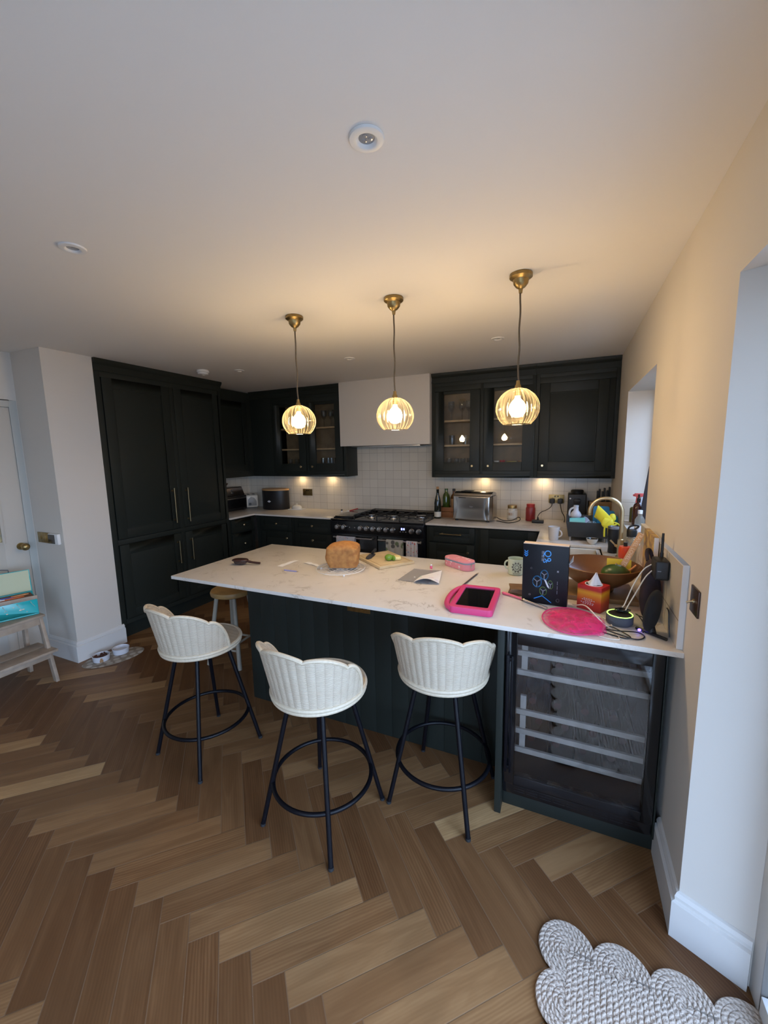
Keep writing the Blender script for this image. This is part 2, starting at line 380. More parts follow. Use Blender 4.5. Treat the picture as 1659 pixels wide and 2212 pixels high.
for q in ((-1.38, -1.31, 0, 2.1), (-.12, -.05, 0, 2.1), (-1.31, -.12, 0, .07), (-1.31, -.12, 2.03, 2.1)): b.box(q[0], q[1], -3.63, -3.59, q[2], q[3])
d3 = struct(b.build('door_3', M_TRIM, bevel=.004))
B().box(-1.33, -.10, -3.614, -3.608, 0.05, 2.05).build('door_pane', M_WINDOW, d3)
M_PATIO = mat('pale_paving', GROUND_COL, rough=0.9, var=(1.5, 0.2))
solid('ground', M_PATIO, (0.45, 14, -12, 12, -0.2, -0.08), (-14, 14, -16, -3.75, -0.2, -0.08))
solid('wall_sky_blocker', mat('sky_blocker_boards', (0.16, 0.10, 0.055), rough=.8, var=(6, .3)), (1.5, 1.58, 0.2, 4.5, -0.1, 2.1))  # unseen fence added to cut blue sky light through the sink window
# tiled splashbacks
def tile_sheet(name, boxes, uvf):
    b = B()
    for q in boxes: b.box(*q)
    o = b.build(name, M_TILE, flat=True); ul = o.data.uv_layers.new(name='uv')
    for p in o.data.polygons:
        for li in p.loop_indices:
            ul.data[li].uv = uvf(o.data.vertices[o.data.loops[li].vertex_index].co, p.normal)
    return struct(o)
tile_sheet('trim_1', [(-4.55, 0, 2.889, 2.9, 0.92, 1.75)], lambda c, n: (c.x+2.413+.105*60, c.z-0.072+.0105+.21))
tile_sheet('trim_2', [(-4.56, -4.549, 1.87, 2.889, 0.92, 1.42)], lambda c, n: (c.y+10.5, c.z-0.072+.0105+.21))
tile_sheet('trim_3', [(0.0, 0.29, 2.0295, 2.0405, 1.077, 1.24)], lambda c, n: (c.x+2.1, c.z-0.072+.0105+.21))
def skirting(name, path, h=0.168, t=0.022):
    """moulded skirting whose face runs to the left of the path direction"""
    prof = [(0, 0), (t, 0), (t, h-.035), (t*.55, h-.030), (t*.62, h-.016), (t*.35, h-.004), (0, h)]
    pts = [Vector(p) for p in path]; b = B(); rows = []
    for i, p in enumerate(pts):
        d0 = (pts[i]-pts[i-1]).normalized() if i > 0 else None; d1 = (pts[i+1]-pts[i]).normalized() if i < len(pts)-1 else None
        n0 = Vector((-d0.y, d0.x)) if d0 else None; n1 = Vector((-d1.y, d1.x)) if d1 else None
        n = (n0+n1).normalized() if d0 and d1 else (n0 or n1); k = 1/max(.3, n.dot(n1 or n0))
        rows.append([(p.x+n.x*a*k, p.y+n.y*a*k, z) for a, z in prof])
    m = len(prof)
    vs = [q for r in rows for q in r]; fs = []
    for i in range(len(rows)-1):
        for k in range(m): fs.append((i*m+k, i*m+(k+1) % m, (i+1)*m+(k+1) % m, (i+1)*m+k))
    fs += [tuple(range(m)), tuple((len(rows)-1)*m+k for k in range(m))]
    b.add(vs, fs); return struct(b.build(name, M_TRIM, flat=True))
skirting('baseboard_right', [(0.168, -0.262), (0, -0.184), (0, 0.118)])
skirting('baseboard_left', [(-3.95, 0.55), (-3.95, 0.17), (-4.335, 0.17)][::-1][::-1])
skirting('baseboard_side', [(-4.34, -0.76), (-4.34, -3.58)])
# sink window: frame, glass, inside sill
def win_frame(b, x0, x1, y0, y1, z0, z1, w=.055, mullions=()):
    b.box(x0, x1, y0, y0+w, z0, z1); b.box(x0, x1, y1-w, y1, z0, z1); b.box(x0, x1, y0+w, y1-w, z0, z0+w); b.box(x0, x1, y0+w, y1-w, z1-w, z1)
    for ym in mullions: b.box(x0, x1, ym-.03, ym+.03, z0+w, z1-w)
b = B(); win_frame(b, 0.19, 0.25, 0.93, 2.0295, 1.077, 2.06, mullions=(1.48,)); w1 = struct(b.build('window_1', M_TRIM, bevel=.004))
B().box(0.217, 0.223, 0.985, 1.975, 1.13, 2.0).build('window_pane', M_WINDOW, w1)
# patio door
b = B(); win_frame(b, 0.17, 0.24, -3.5, -0.262, 0, 2.088, w=.07, mullions=(-1.5, -2.8)); d2 = struct(b.build('door_2', M_TRIM, bevel=.004))
B().box(0.202, 0.210, -3.44, -0.33, 0.06, 2.02).build('door_pane', M_WINDOW, d2)
# left door with leaded glass
M_DOOR = mat('stone_grey_paint', (0.56, 0.52, 0.46), rough=0.5); M_FRAME = mat('door_frame_paint', (0.50, 0.50, 0.46), rough=0.5)
b = B(); fr = frX(-4.34)
b.fbox(fr, -0.68, -0.56, 0.005, 2.03, -.045, -.005); b.fbox(fr, -0.035, 0.117, 0.005, 2.03, -.045, -.005); b.fbox(fr, -0.56, -0.035, 1.90, 2.03, -.045, -.005)
b.fbox(fr, -0.56, -0.035, 0.005, 1.0, -.045, -.012); b.fbox(fr, -0.50, -0.10, 0.12, 0.62, -.012, -.004); b.fbox(fr, -0.56, -0.035, 0.68, 1.0, -.012, -.005)
d1 = struct(b.build('door_1', M_DOOR, bevel=.003))
M_AMBER = mat('obscured_amber_glass', (0.62, 0.50, 0.30), rough=0.25, var=(30, 0.25), c2=(0.40, 0.38, 0.28), bump=(60, 0.5))
B().fbox(fr, -0.56, -0.035, 1.0, 1.90, -.03, -.02).build('door_glass', M_AMBER, d1)
b = B(); b.fbox(fr, -0.045, -0.025, 0.99, 1.91, -.006, .004); b.fbox(fr, -0.57, -0.046, .985, 1.005, -.006, .0035); b.fbox(fr, -0.57, -0.046, 1.895, 1.915, -.006, .0035); b.build('glazing_bead', M_DOOR, d1, bevel=.002)
b = B(); b.cyl((-4.345, .066, .95), (-4.338, .066, .95), .028, n=24); b.cyl((-4.338, .066, .95), (-4.295, .066, .95), .010); b.sphere((-4.276, .066, .95), (.026, .029, .029), 20, 12); b.build('door_knob', M_BRASS, d1)
b = B(); b.fbox(fr, 0.117, 0.165, 0, 2.085, -.07, .004); b.fbox(fr, -0.73, -0.68, 0, 2.085, -.07, .004); b.fbox(fr, -0.68, 0.117, 2.033, 2.085, -.07, .004)
struct(b.build('trim_4', M_FRAME, bevel=.003))

# ------------------------------------------------------------------ fitted kitchen
def shaker(b, fr, u0, u1, v0, v1, w=.075, t=.02, hole=False, bead=True):
    """framed door: stiles, rails and a recessed panel"""
    b.fbox(fr, u0, u0+w, v0, v1, 0, t); b.fbox(fr, u1-w, u1, v0, v1, 0, t); b.fbox(fr, u0+w, u1-w, v0, v0+w, 0, t); b.fbox(fr, u0+w, u1-w, v1-w, v1, 0, t)
    if bead:
        k = .008
        for q in ((u0+w, u0+w+k, v0+w, v1-w), (u1-w-k, u1-w, v0+w, v1-w), (u0+w+k, u1-w-k, v0+w, v0+w+k), (u0+w+k, u1-w-k, v1-w-k, v1-w)): b.fbox(fr, *q, .004, t-.006)
    if not hole: b.fbox(fr, u0+w, u1-w, v0+w, v1-w, 0, t-.008)
def face_frame(b, fr, u0, u1, v0, v1, w=.035, t=.02, rails=(), stiles=()):
    b.fbox(fr, u0, u0+w, v0, v1, 0, t); b.fbox(fr, u1-w, u1, v0, v1, 0, t); b.fbox(fr, u0+w, u1-w, v0, v0+w, 0, t); b.fbox(fr, u0+w, u1-w, v1-w, v1, 0, t)
    for r in rails: b.fbox(fr, u0+w, u1-w, r-w/2, r+w/2, 0, t)
    for r in stiles: b.fbox(fr, r-w/2, r+w/2, v0+w, v1-w, 0, t-.0007)
def bar_handle(b, fr, u0, v0, u1, v1, out=.032, r=.005, d0=.02):
    a = Vector((u0, v0)); c = Vector((u1, v1)); d = (c-a)
    for k in (.08, .92):
        q = a+d*k; b.cyl(fr(q.x, q.y, d0), fr(q.x, q.y, d0+out), r*1.0, n=10); b.cyl(fr(q.x, q.y, d0), fr(q.x, q.y, d0+.004), r*1.9, n=12)
    b.cyl(fr(u0, v0, d0+out), fr(u1, v1, d0+out), r*1.15, n=12)
def knob(b, fr, u, v, r=.014, d0=.02):
    b.cyl(fr(u, v, d0), fr(u, v, d0+.014), r*.45, n=14); b.cyl(fr(u, v, d0+.012), fr(u, v, d0+.019), r*.75, r, n=20); b.cyl(fr(u, v, d0+.019), fr(u, v, d0+.025), r, r*.7, n=20)
def cornice(b, fr, u0, u1, v0=2.345, v1=2.4425, t=.02):
    b.fbox(fr, u0, u1, v0, v0+.022, 0, t+.008); b.fbox(fr, u0, u1, v0+.022, v1-.03, 0, t+.002)
    b.prism([(t+.002, v1-.045), (t+.016, v1-.03), (t+.024, v1-.012), (t+.024, v1), (0, v1), (0, v1-.045)], u0, u1, fr=lambda p, q, s: fr(s, q, p))
def cab(name, label, loc, group=None): return thing(name, label, 'cabinet', loc, 0, group)

# tall bank on the left, front on x = -3.95
XT = -3.95; fT = frX(XT-.02)
t = cab('tall_cabinet', 'tall dark green cupboard bank from floor to ceiling beside the white column', (XT-.3, 1.2, 0))
b = B(t.location); b.box(-4.54, XT-.02, .536, 1.868, 0.15, 2.30); b.build('carcass', M_GREEN, t)
b = B(t.location); b.box(-4.54, XT-.085, .54, 1.868, 0, 0.149); b.build('plinth', M_GREEN, t)
b = B(t.location); face_frame(b, fT, .536, 1.868, .15, 2.345, w=.045, rails=(.895,), stiles=(1.245, )); b.fbox(fT, .536, .585, .15, 2.345, 0, .016); b.build('face_frame', M_GREEN, t, bevel=.002)
b = B(t.location); cornice(b, fT, .536, 1.88); b.build('cornice', M_GREEN, t)
for (u0, u1, v0, v1, hu, h0, h1) in ((.592, 1.220, .922, 2.30, 1.16, .985, 1.33), (1.270, 1.835, .922, 2.30, 1.318, .975, 1.322), (.592, 1.220, .188, .868, 1.168, .57, .80), (1.270, 1.835, .188, .868, 1.322, .57, .80)):
    b = B(t.location); shaker(b, fT, u0, u1, v0, v1, w=.085); d = b.build('door', M_GREEN, t, bevel=.0015)
    b = B(t.location); bar_handle(b, fT, hu, h0, hu, h1, r=.0055); b.build('handle', M_HANDLE, d)

# wall cupboards, fronts on y = 2.605
YU = 2.605; fU = frY(YU+.02); ZU0 = 1.365
M_INSIDE = mat('cabinet_interior', (0.23, 0.155, 0.085), rough=0.55, var=(14, 0.2))
def wall_unit(name, label, x0, x1, doors, glass, shelves=(), corn=True):
    """open box with doors; doors = list of (u0, u1, knob_u)"""
    t = cab(name, label, ((x0+x1)/2, YU+.15, ZU0)); b = B(t.location); k = .018
    if glass:
        b.box(x0, x0+k, YU+.02, 2.888, ZU0, 2.345); b.box(x1-k, x1, YU+.02, 2.888, ZU0, 2.345); b.box(x0+k, x1-k, YU+.02, 2.888, ZU0, 1.49); b.box(x0+k, x1-k, YU+.02, 2.888, 2.30, 2.345)
    else: b.box(x0, x1, YU+.02, 2.888, ZU0, 2.345)
    b.build('carcass', M_GREEN, t, bevel=.001)
    if glass:
        b = B(t.location); b.box(x0+k, x1-k, 2.872, 2.888, 1.4905, 2.2995); b.build('back_panel', M_INSIDE, t)
        for z in shelves: b = B(t.location); b.box(x0+k+.001, x1-k-.001, YU+.045, 2.870, z-.009, z+.009); b.build('shelf', M_OAK, t)
    b = B(t.location); sts = [(doors[i][1]+doors[i+1][0])/2 for i in range(len(doors)-1)]
    face_frame(b, fU, x0, x1, ZU0+.002, 2.345, w=.032, stiles=sts); b.fbox(fU, x0+.032, x1-.032, ZU0+.03, 1.434, 0, .018); b.fbox(fU, x0+.032, x1-.032, 2.258, 2.32, 0, .018); b.build('face_frame', M_GREEN, t, bevel=.0015)
    if corn: b = B(t.location); cornice(b, fU, x0, x1); b.build('cornice', M_GREEN, t)
    for (u0, u1, ku) in doors:
        b = B(t.location); w = (u1-u0-.278)/2 if glass else .085
        b2 = .088
        if glass:
            fr = fU; b.fbox(fr, u0, u0+w, 1.436, 2.255, 0, .022); b.fbox(fr, u1-w, u1, 1.436, 2.255, 0, .022); b.fbox(fr, u0+w, u1-w, 1.436, 1.524, 0, .022); b.fbox(fr, u0+w, u1-w, 2.225, 2.255, 0, .022)
        else: shaker(b, fU, u0, u1, 1.436, 2.255, w=.085, t=.022)
        d = b.build('door', M_GREEN, t, bevel=.002)
        if glass: b = B(t.location); b.fbox(fU, u0+w-.004, u1-w+.004, 1.52, 2.229, .006, .010); b.build('pane', M_GLASS, d)
        b = B(t.location); knob(b, fU, ku, 1.487, d0=.022); b.build('knob', M_BRASS2, d)
    return t
wall_unit('glazed_wall_cabinet', 'dark green wall cabinet with two glass doors, right of the white hood', -1.735, -.701, [(-1.705, -1.229, -1.299), (-1.191, -.715, -1.137)], True, (1.70, 1.956))
wall_unit('wall_cabinet', 'solid dark green single door wall cabinet against the right wall', -.699, -.002, [(-.66, -.085, -.622)], False)
wall_unit('glazed_wall_cabinet', 'dark green wall cabinet with two glass doors, left of the white hood', -3.86, -2.79, [(-3.835, -3.357, -3.43), (-3.312, -2.834, -3.26)], True, (1.70, 1.956), corn=False)
# left corner wall cupboard returning over the left counter
t = cab('corner_wall_cabinet', 'dark green corner wall cupboard over the mini oven, beside the tall bank', (-4.3, 2.4, ZU0)); b = B(t.location)
b.prism([(-4.545, 1.872), (-4.2, 1.872), (-4.2, 2.625), (-3.862, 2.625), (-3.862, 2.886), (-4.545, 2.886)], ZU0, 2.43); b.build('carcass', M_GREEN, t, bevel=.001)
b = B(t.location); fr = frX(-4.2); shaker(b, fr, 1.90, 2.52, 1.436, 2.30, w=.085); d = b.build('door', M_GREEN, t, bevel=.0015)
b = B(t.location); knob(b, fr, 1.975, 1.487); b.build('knob', M_BRASS2, d)
b = B(t.location); b.fbox(fU, -4.198, -3.862, ZU0, 2.345, 0, .018); b.build('filler', M_GREEN, t, bevel=.001)
t = cab('ceiling_cornice', 'dark green cornice strip along the ceiling over the left wall cabinets', (-3.5, YU+.1, 2.345)); b = B(t.location)
cornice(b, fU, -4.196, -2.826); b.box(-4.196, -2.8, YU+.02, 2.886, 2.3465, 2.43); b.build('cornice_strip', M_GREEN, t); t['category'] = 'cornice'

# white chimney hood
t = thing('cooker_hood', 'large plain white boxed chimney hood over the range cooker', 'cooker hood', (-2.27, 2.7, 1.72))
b = B(t.location); b.box(-2.826, -1.737, 2.54, 2.888, 1.722, 2.443); b.build('canopy', M_WALL, t, bevel=.003)
b = B(t.location); b.box(-2.70, -1.86, 2.58, 2.87, 1.708, 1.7215); b.build('filter_panel', M_STEEL, t, bevel=.002)
# under-cabinet lights
M_LED = mat('warm_led', (0.9, 0.8, 0.6), emit=((1.0, 0.72, 0.40), STRIP_STRENGTH))
for (x, lab) in ((-3.62, 'small round light under the left wall cabinet, above the bread bin'), (-3.16, 'small round light under the left wall cabinet, nearest the hood'), (-1.22, 'small round light under the right wall cabinet, above the bread maker'), (-.62, 'small round light under the right wall cabinet, above the wall sockets')):
    t = thing('under_cabinet_spotlight', lab, 'spotlight', (x, 2.82, ZU0), group='spotlights under the wall cabinets'); b = B(t.location)
    b.lathe([(.034, -.001), (.034, -.009), (.026, -.010), (.026, -.004)], (x, 2.82, ZU0), 24); b.build('bezel', M_STEEL, t)
    b = B(t.location); b.lathe([(.0255, -.0055), (.0255, -.0095)], (x, 2.82, ZU0), 24); b.build('lens', M_LED, t)

# worktops
def slab(name, label, polys, loc, bevel=.003):
    t = thing(name, label, 'worktop', loc); b = B(loc)
    for p in polys: b.prism(p, .90, .92)
    b.build('slab', M_QUARTZ, t, bevel=bevel); return t
slab('worktop', 'long white veined quartz worktop of the breakfast bar', [[(-2.557, 0), (-.0, 0), (-.0, .928), (-2.557, .928)]], (-1.28, .46, .9))
t = slab('worktop', 'white quartz worktop around the sink and along the back wall right of the cooker', [[(-.6, 1.69), (-.001, 1.69), (-.001, 2.887), (-1.697, 2.887), (-1.697, 2.263), (-.6, 2.263)], ], (-.8, 2.5, .9))
b = B(t.location); b.box(-.15, -.001, .931, 1.69, .90, .92); b.box(-.6, -.15, .931, 1.02, .90, .92); b.build('sink_surround', M_QUARTZ, t, bevel=.002)
slab('worktop', 'white quartz corner worktop left of the cooker under the bread bin', [[(-4.548, 1.87), (-3.93, 1.87), (-3.93, 2.263), (-2.803, 2.263), (-2.803, 2.887), (-4.548, 2.887)]], (-3.9, 2.5, .9))
t = thing('upstand', 'short tiled upstand on the right wall at the end of the breakfast bar', 'upstand', (0, .5, .92))
b = B(t.location); b.box(-.0185, -.0005, .031, .926, .9205, 1.222)
o = b.build('tile_panel', [M_TILE], t, bevel=.0); o.data.uv_layers.new(name='uv'); ul = o.data.uv_layers['uv']
for p in o.data.polygons:
    for li in p.loop_indices:
        c = o.data.vertices[o.data.loops[li].vertex_index].co; ul.data[li].uv = ((c.y+20.0)*.5, (c.z+.31)*.5+.004)
b = B(t.location); b.box(-.0195, -.0005, .0255, .0305, .9205, 1.2265); b.box(-.0195, -.0005, .0305, .926, 1.2222, 1.2265); b.build('edge_trim', M_TRIM, t)

# base cupboards
def base_unit(name, label, x0, x1, drawers, doors, handle='bar'):
    t = cab(name, label, ((x0+x1)/2, 2.5, 0)); f = frY(2.30); b = B(t.location); b.box(x0, x1, 2.30, 2.886, .15, .899); b.build('carcass', M_GREEN, t)
    b = B(t.location); b.box(x0, x1, 2.36, 2.88, 0, .1495); b.build('plinth', M_GREEN, t)
    for (u0, u1, v0, v1, kind) in drawers+doors:
        b = B(t.location); shaker(b, f, u0, u1, v0, v1, w=.05 if v1-v0 < .25 else .075); d = b.build('drawer' if (u0, u1, v0, v1, kind) in drawers else 'door', M_GREEN, t, bevel=.0015)
        b = B(t.location)
        if kind == 'bar': m_ = (u0+u1)/2; bar_handle(b, f, m_-.11, (v0+v1)/2+.01, m_+.11, (v0+v1)/2+.01); b.build('handle', M_HANDLE, d)
        else: knob(b, f, kind, v1-.075 if v1-v0 > .25 else (v0+v1)/2); b.build('knob', M_BRASS2, d)
    return t
base_unit('drawer_base_cabinet', 'dark green base unit with brass bar handle drawer under the bread maker', -1.695, -1.172, [(-1.665, -1.20, .735, .885, 'bar'), (-1.665, -1.20, .45, .715, -1.262), (-1.665, -1.20, .17, .43, -1.262)], [])
base_unit('base_cabinet', 'dark green base unit with a wide drawer front beside the sink corner', -1.17, -.605, [], [(-1.14, -.63, .17, .885, 'bar')])
base_unit('base_cabinet', 'dark green base unit left of the cooker under the butter dish', -3.36, -2.805, [(-3.34, -2.825, .735, .885, -3.08), (-3.34, -2.825, .45, .715, -3.08), (-3.34, -2.825, .17, .43, -3.08)], [])
base_unit('base_cabinet', 'dark green base unit in the left corner under the bread bin', -3.925, -3.362, [(-3.85, -3.385, .735, .885, -3.6)], [(-3.85, -3.385, .17, .715, -3.45)])
t = cab('return_base_cabinet', 'dark green base unit under the mini oven, past the tall bank', (-4.25, 2.1, 0)); f = frX(-3.965); b = B(t.location); b.box(-4.54, -3.965, 1.875, 2.29, .15, .899); b.build('carcass', M_GREEN, t)
b = B(t.location); b.box(-4.54, -4.03, 1.875, 2.29, 0, .1495); b.build('plinth', M_GREEN, t)
for (v0, v1) in ((.735, .885), (.45, .715), (.17, .43)):
    b = B(t.location); shaker(b, f, 1.90, 2.27, v0, v1, w=.05); d = b.build('drawer', M_GREEN, t, bevel=.0015); b = B(t.location); knob(b, f, 2.085, (v0+v1)/2); b.build('knob', M_BRASS2, d)
t = cab('sink_base_cabinet', 'dark green base unit carrying the sink on the right wall', (-.3, 1.6, 0)); b = B(t.location); b.box(-.575, -.002, 1.70, 2.297, .10, .899); b.box(-.575, -.14, 1.01, 1.70, .10, .66); b.box(-.13, -.002, .94, 1.70, .10, .899); b.build('carcass', M_GREEN, t)
f = frXn(-.575); b = B(t.location); shaker(b, f, 1.72, 2.24, .15, .88); b.build('door', M_GREEN, t)
b = B(t.location); shaker(b, f, 1.04, 1.66, .15, .64); b.build('door', M_GREEN, t)
b = B(t.location); b.box(-.54, -.01, .94, 2.29, 0, .0995); b.build('plinth', M_GREEN, t)

# breakfast bar carcass with tongue and groove back
t = cab('breakfast_bar_base', 'dark green boarded base of the breakfast bar behind the wicker stools', (-1.4, .6, 0))
b = B(t.location); b.box(-2.262, -.645, .352, .905, 0, .899); b.build('carcass', M_GREEN, t)
b = B(t.location); n = 16; wd = (2.282-.645)/n
for i in range(n):
    x0 = -2.282+i*wd; b.box(x0+.0004, x0+wd-.0004, .333, .351, .001, .899)
b.build('boarding', M_GREEN, t, bevel=.0014)
b = B(t.location); n = 6; wd = (.905-.352)/n
for i in range(n): b.box(-2.281, -2.2625, .352+i*wd+.0012, .352+(i+1)*wd-.0012, .001, .899)
b.build('end_boarding', M_GREEN, t, bevel=.0025)
t = thing('double_socket', 'brass double socket on the dark green bar under the worktop edge', 'socket', (-1.456, .333, .77))
def socket_uk(t, fr, u, v, w=.148, h=.087, d0=0, face=M_BRASS):
    b = B(t.location); b.fbox(fr, u-w/2, u+w/2, v-h/2, v+h/2, d0, d0+.006); b.build('faceplate', face, t, bevel=.0015)
    for s in (-1, 1):
        b = B(t.location)
        for (du, dv, a, c) in ((0, .012, .006, .011), (-.012, -.012, .009, .005), (.012, -.012, .009, .005)): b.fbox(fr, u+s*.037+du-a/2, u+s*.037+du+a/2, v-.006+dv-c/2, v-.006+dv+c/2, d0+.0055, d0+.0066)
        b.fbox(fr, u+s*.014-.006, u+s*.014+.006, v+.018, v+.034, d0+.0055, d0+.0085); b.build('outlet', M_BLACK, t)
socket_uk(t, frY(.333), -1.456, .773)

# wine cooler bay in the bar end
t = cab('end_panel', 'dark green upright end panel between the right stool and the wine cooler', (-.627, .3, 0)); b = B(t.location); b.box(-.640, -.612, .058, .905, 0, .899); b.build('panel', M_GREEN, t, bevel=.002); t['category'] = 'panel'
t = cab('plinth_board', 'dark green plinth under the wine cooler', (-.3, .135, 0)); b = B(t.location); b.box(-.611, -.004, .125, .143, 0, .078); b.build('board', M_GREEN, t, bevel=.002); t['category'] = 'plinth'
t = cab('filler_panel', 'narrow dark green filler between the wine cooler and the right wall', (-.02, .1, 0)); b = B(t.location); b.box(-.030, -.0235, .09, .905, .08, .899); b.build('panel', M_GREEN, t, bevel=.001); t['category'] = 'panel'
t = thing('wine_cooler', 'black under-counter wine cooler with glass door at the right end of the bar', 'wine cooler', (-.32, .4, .08))
x0, x1, y0, y1, z0, z1 = -.609, -.033, .125, .70, .082, .885; k = .03
b = B(t.location); b.box(x0, x0+k, y0, y1, z0, z1); b.box(x1-k, x1, y0, y1, z0, z1); b.box(x0+k, x1-k, y0, y1, z1-k, z1); b.box(x0+k, x1-k, y0, y1, z0, z0+.09); b.box(x0+k, x1-k, y1-.03, y1, z0+.09, z1-k)
b.build('body', M_BLACK, t, bevel=.002)
f = frY(.122); b = B(t.location)
for q in ((x0, -.562, .142, z1-.012), (-.072, x1, .142, z1-.012), (-.562, -.072, .142, .185), (-.562, -.072, .808, z1-.012)): b.fbox(f, *q, 0, .034)
d = b.build('door', M_BLACKGLOSS, t, bevel=.003)
M_DARKGLASS = thin_glass('tinted_double_glazing', (0.86, 0.87, 0.88), 1.75, rough=0.012)
b = B(t.location); b.fbox(f, -.564, -.070, .183, .810, .026, .032); b.build('pane', M_DARKGLASS, d)
b = B(t.location); b.fbox(f, -.602, -.590, .215, .765, .052, .062); b.fbox(f, -.582, -.574, .215, .765, .052, .062)
for v in (.235, .745): b.fbox(f, -.602, -.574, v-.008, v+.008, .034, .056)
b.build('handle', M_BLACKMETAL, d, bevel=.002)
b = B(t.location); b.fbox(f, x0, x1, .082, .139, 0, .02)
for r in range(3):
    for c in range(9): b.fbox(f, -.56+c*.055, -.56+c*.055+.044, .096+r*.012, .100+r*.012, .0195, .0208)
b.build('vent_grille', M_BLACKGLOSS, t, bevel=.0008)
M_RACK = mat('beech_rack_front', (0.46, 0.41, 0.36), rough=0.5, var=(25, 0.2))
for i, z in enumerate((.742, .651, .461, .366, .273)):
    b = B(t.location); b.box(x0+k+.004, x1-k-.004, .150, .165, z-.012, z+.012); b.box(x0+k+.03, x0+k+.055, .160, .176, z+.012, z+.075); s = b.build('rack', M_RACK, t, bevel=.0015)
    b = B(t.location)
    for q in range(5): b.cyl((x0+.07+q*.11, .166, z-.004), (x0+.07+q*.11, .655, z-.004), .003, n=8)
    b.build('rack_wire', M_STEEL, s)
M_BOTTLE = mat('dark_bottle_glass', (0.012, 0.016, 0.012), rough=0.12, coat=0.4); M_FOIL = mat('bottle_foil', (0.05, 0.01, 0.015), rough=0.35, metal=0.6)
def wine_bottle(label, loc, T, group, foil=M_FOIL):
    t = thing('wine_bottle', label, 'wine bottle', loc, 0, group)
    b = B(); b.lathe([(.0, 0), (.034, 0), (.037, .006), (.037, .185), (.030, .215), (.016, .24), (.0145, .265), (.0145, .30), (0, .30)], n=20, T=T); b.build('glass', M_BOTTLE, t)
    b = B(); b.lathe([(.0150, .262), (.0155, .30), (.0155, .302), (.0, .303)], n=16, T=T); b.build('foil', foil, t)
    return t
Tlie = Matrix.Rotation(PI/2, 4, 'X')     # z -> -y
names = ('top', 'second', 'middle', 'fourth', 'lowest'); first = None
for i, z in enumerate((.742, .651, .461, .366, .273)):
    xs = (-.500, -.395, -.285, -.175) if i != 3 else (-.47, -.36, -.25, -.14)
    for x in xs:
        if i == 0 and x > -.3: continue
        lab = 'dark wine bottle lying on the %s rack of the wine cooler' % names[i]; g = 'bottles on the %s cooler rack' % names[i]; loc = (x, .50, z+.037)
        if first is None: first = wine_bottle(lab, loc, Tlie, g)
        else: dup(first, loc, label=lab, group=g)
t = thing('folded_cloth', 'short folded dark cloth bar hanging inside the top left of the wine cooler glass', 'cloth', (-.52, .1, .81)); bpy.data.objects.remove(t)

# ------------------------------------------------------------------ ceiling fittings
M_FLEX = mat('braided_flex', (0.10, 0.075, 0.05), rough=0.8)
M_BULB = mat('lit_bulb', (1, .9, .7), emit=(BULB_COL, BULB_STRENGTH))
def ribbed_glass():
    m = bpy.data.materials.new('ribbed_amber_glass'); m.use_nodes = True; t = m.node_tree; t.nodes.clear(); N = t.nodes.new; L = t.links.new
    out = N('ShaderNodeOutputMaterial'); tr = N('ShaderNodeBsdfTransparent'); tr.inputs['Color'].default_value = (0.99, 0.96, 0.90, 1)
    gl = N('ShaderNodeBsdfGlossy'); gl.inputs['Roughness'].default_value = 0.06; gl.inputs['Color'].default_value = (1, .96, .88, 1)
    tl = N('ShaderNodeBsdfTranslucent'); tl.inputs['Color'].default_value = (0.36, 0.31, 0.20, 1)
    lw = N('ShaderNodeLayerWeight'); lw.inputs['Blend'].default_value = 0.32
    a = N('ShaderNodeMixShader'); a.inputs[0].default_value = 0.5; L(gl.outputs[0], a.inputs[1]); L(tl.outputs[0], a.inputs[2])
    co = N('ShaderNodeTexCoord'); sx = N('ShaderNodeSeparateXYZ'); L(co.outputs['Object'], sx.inputs[0])
    an = N('ShaderNodeMath'); an.operation = 'ARCTAN2'; L(sx.outputs['Y'], an.inputs[0]); L(sx.outputs['X'], an.inputs[1])
    cb = N('ShaderNodeCombineXYZ'); L(an.outputs[0], cb.inputs[0]); zz = N('ShaderNodeMath'); zz.operation = 'MULTIPLY'; zz.inputs[1].default_value = 0.8; L(sx.outputs['Z'], zz.inputs[0]); L(zz.outputs[0], cb.inputs[2])
    ns = N('ShaderNodeTexNoise'); ns.inputs['Scale'].default_value = 9.0; ns.inputs['Detail'].default_value = 2; L(cb.outputs[0], ns.inputs['Vector'])
    st = N('ShaderNodeMapRange'); st.inputs[1].default_value = 0.42; st.inputs[2].default_value = 0.60; st.inputs[3].default_value = 0.16; st.inputs[4].default_value = 1.0; L(ns.outputs['Fac'], st.inputs[0])
    m0 = N('ShaderNodeMapRange'); m0.inputs[1].default_value = 0; m0.inputs[2].default_value = 0.8; m0.inputs[3].default_value = 0.17; m0.inputs[4].default_value = 0.75; L(lw.outputs['Facing'], m0.inputs[0])
    mr = N('ShaderNodeMath'); mr.operation = 'MULTIPLY'; L(st.outputs[0], mr.inputs[0]); L(m0.outputs[0], mr.inputs[1])
    b = N('ShaderNodeMixShader'); L(mr.outputs[0], b.inputs[0]); L(tr.outputs[0], b.inputs[1]); L(a.outputs[0], b.inputs[2]); L(b.outputs[0], out.inputs[0])
    return m
M_RIB = ribbed_glass()
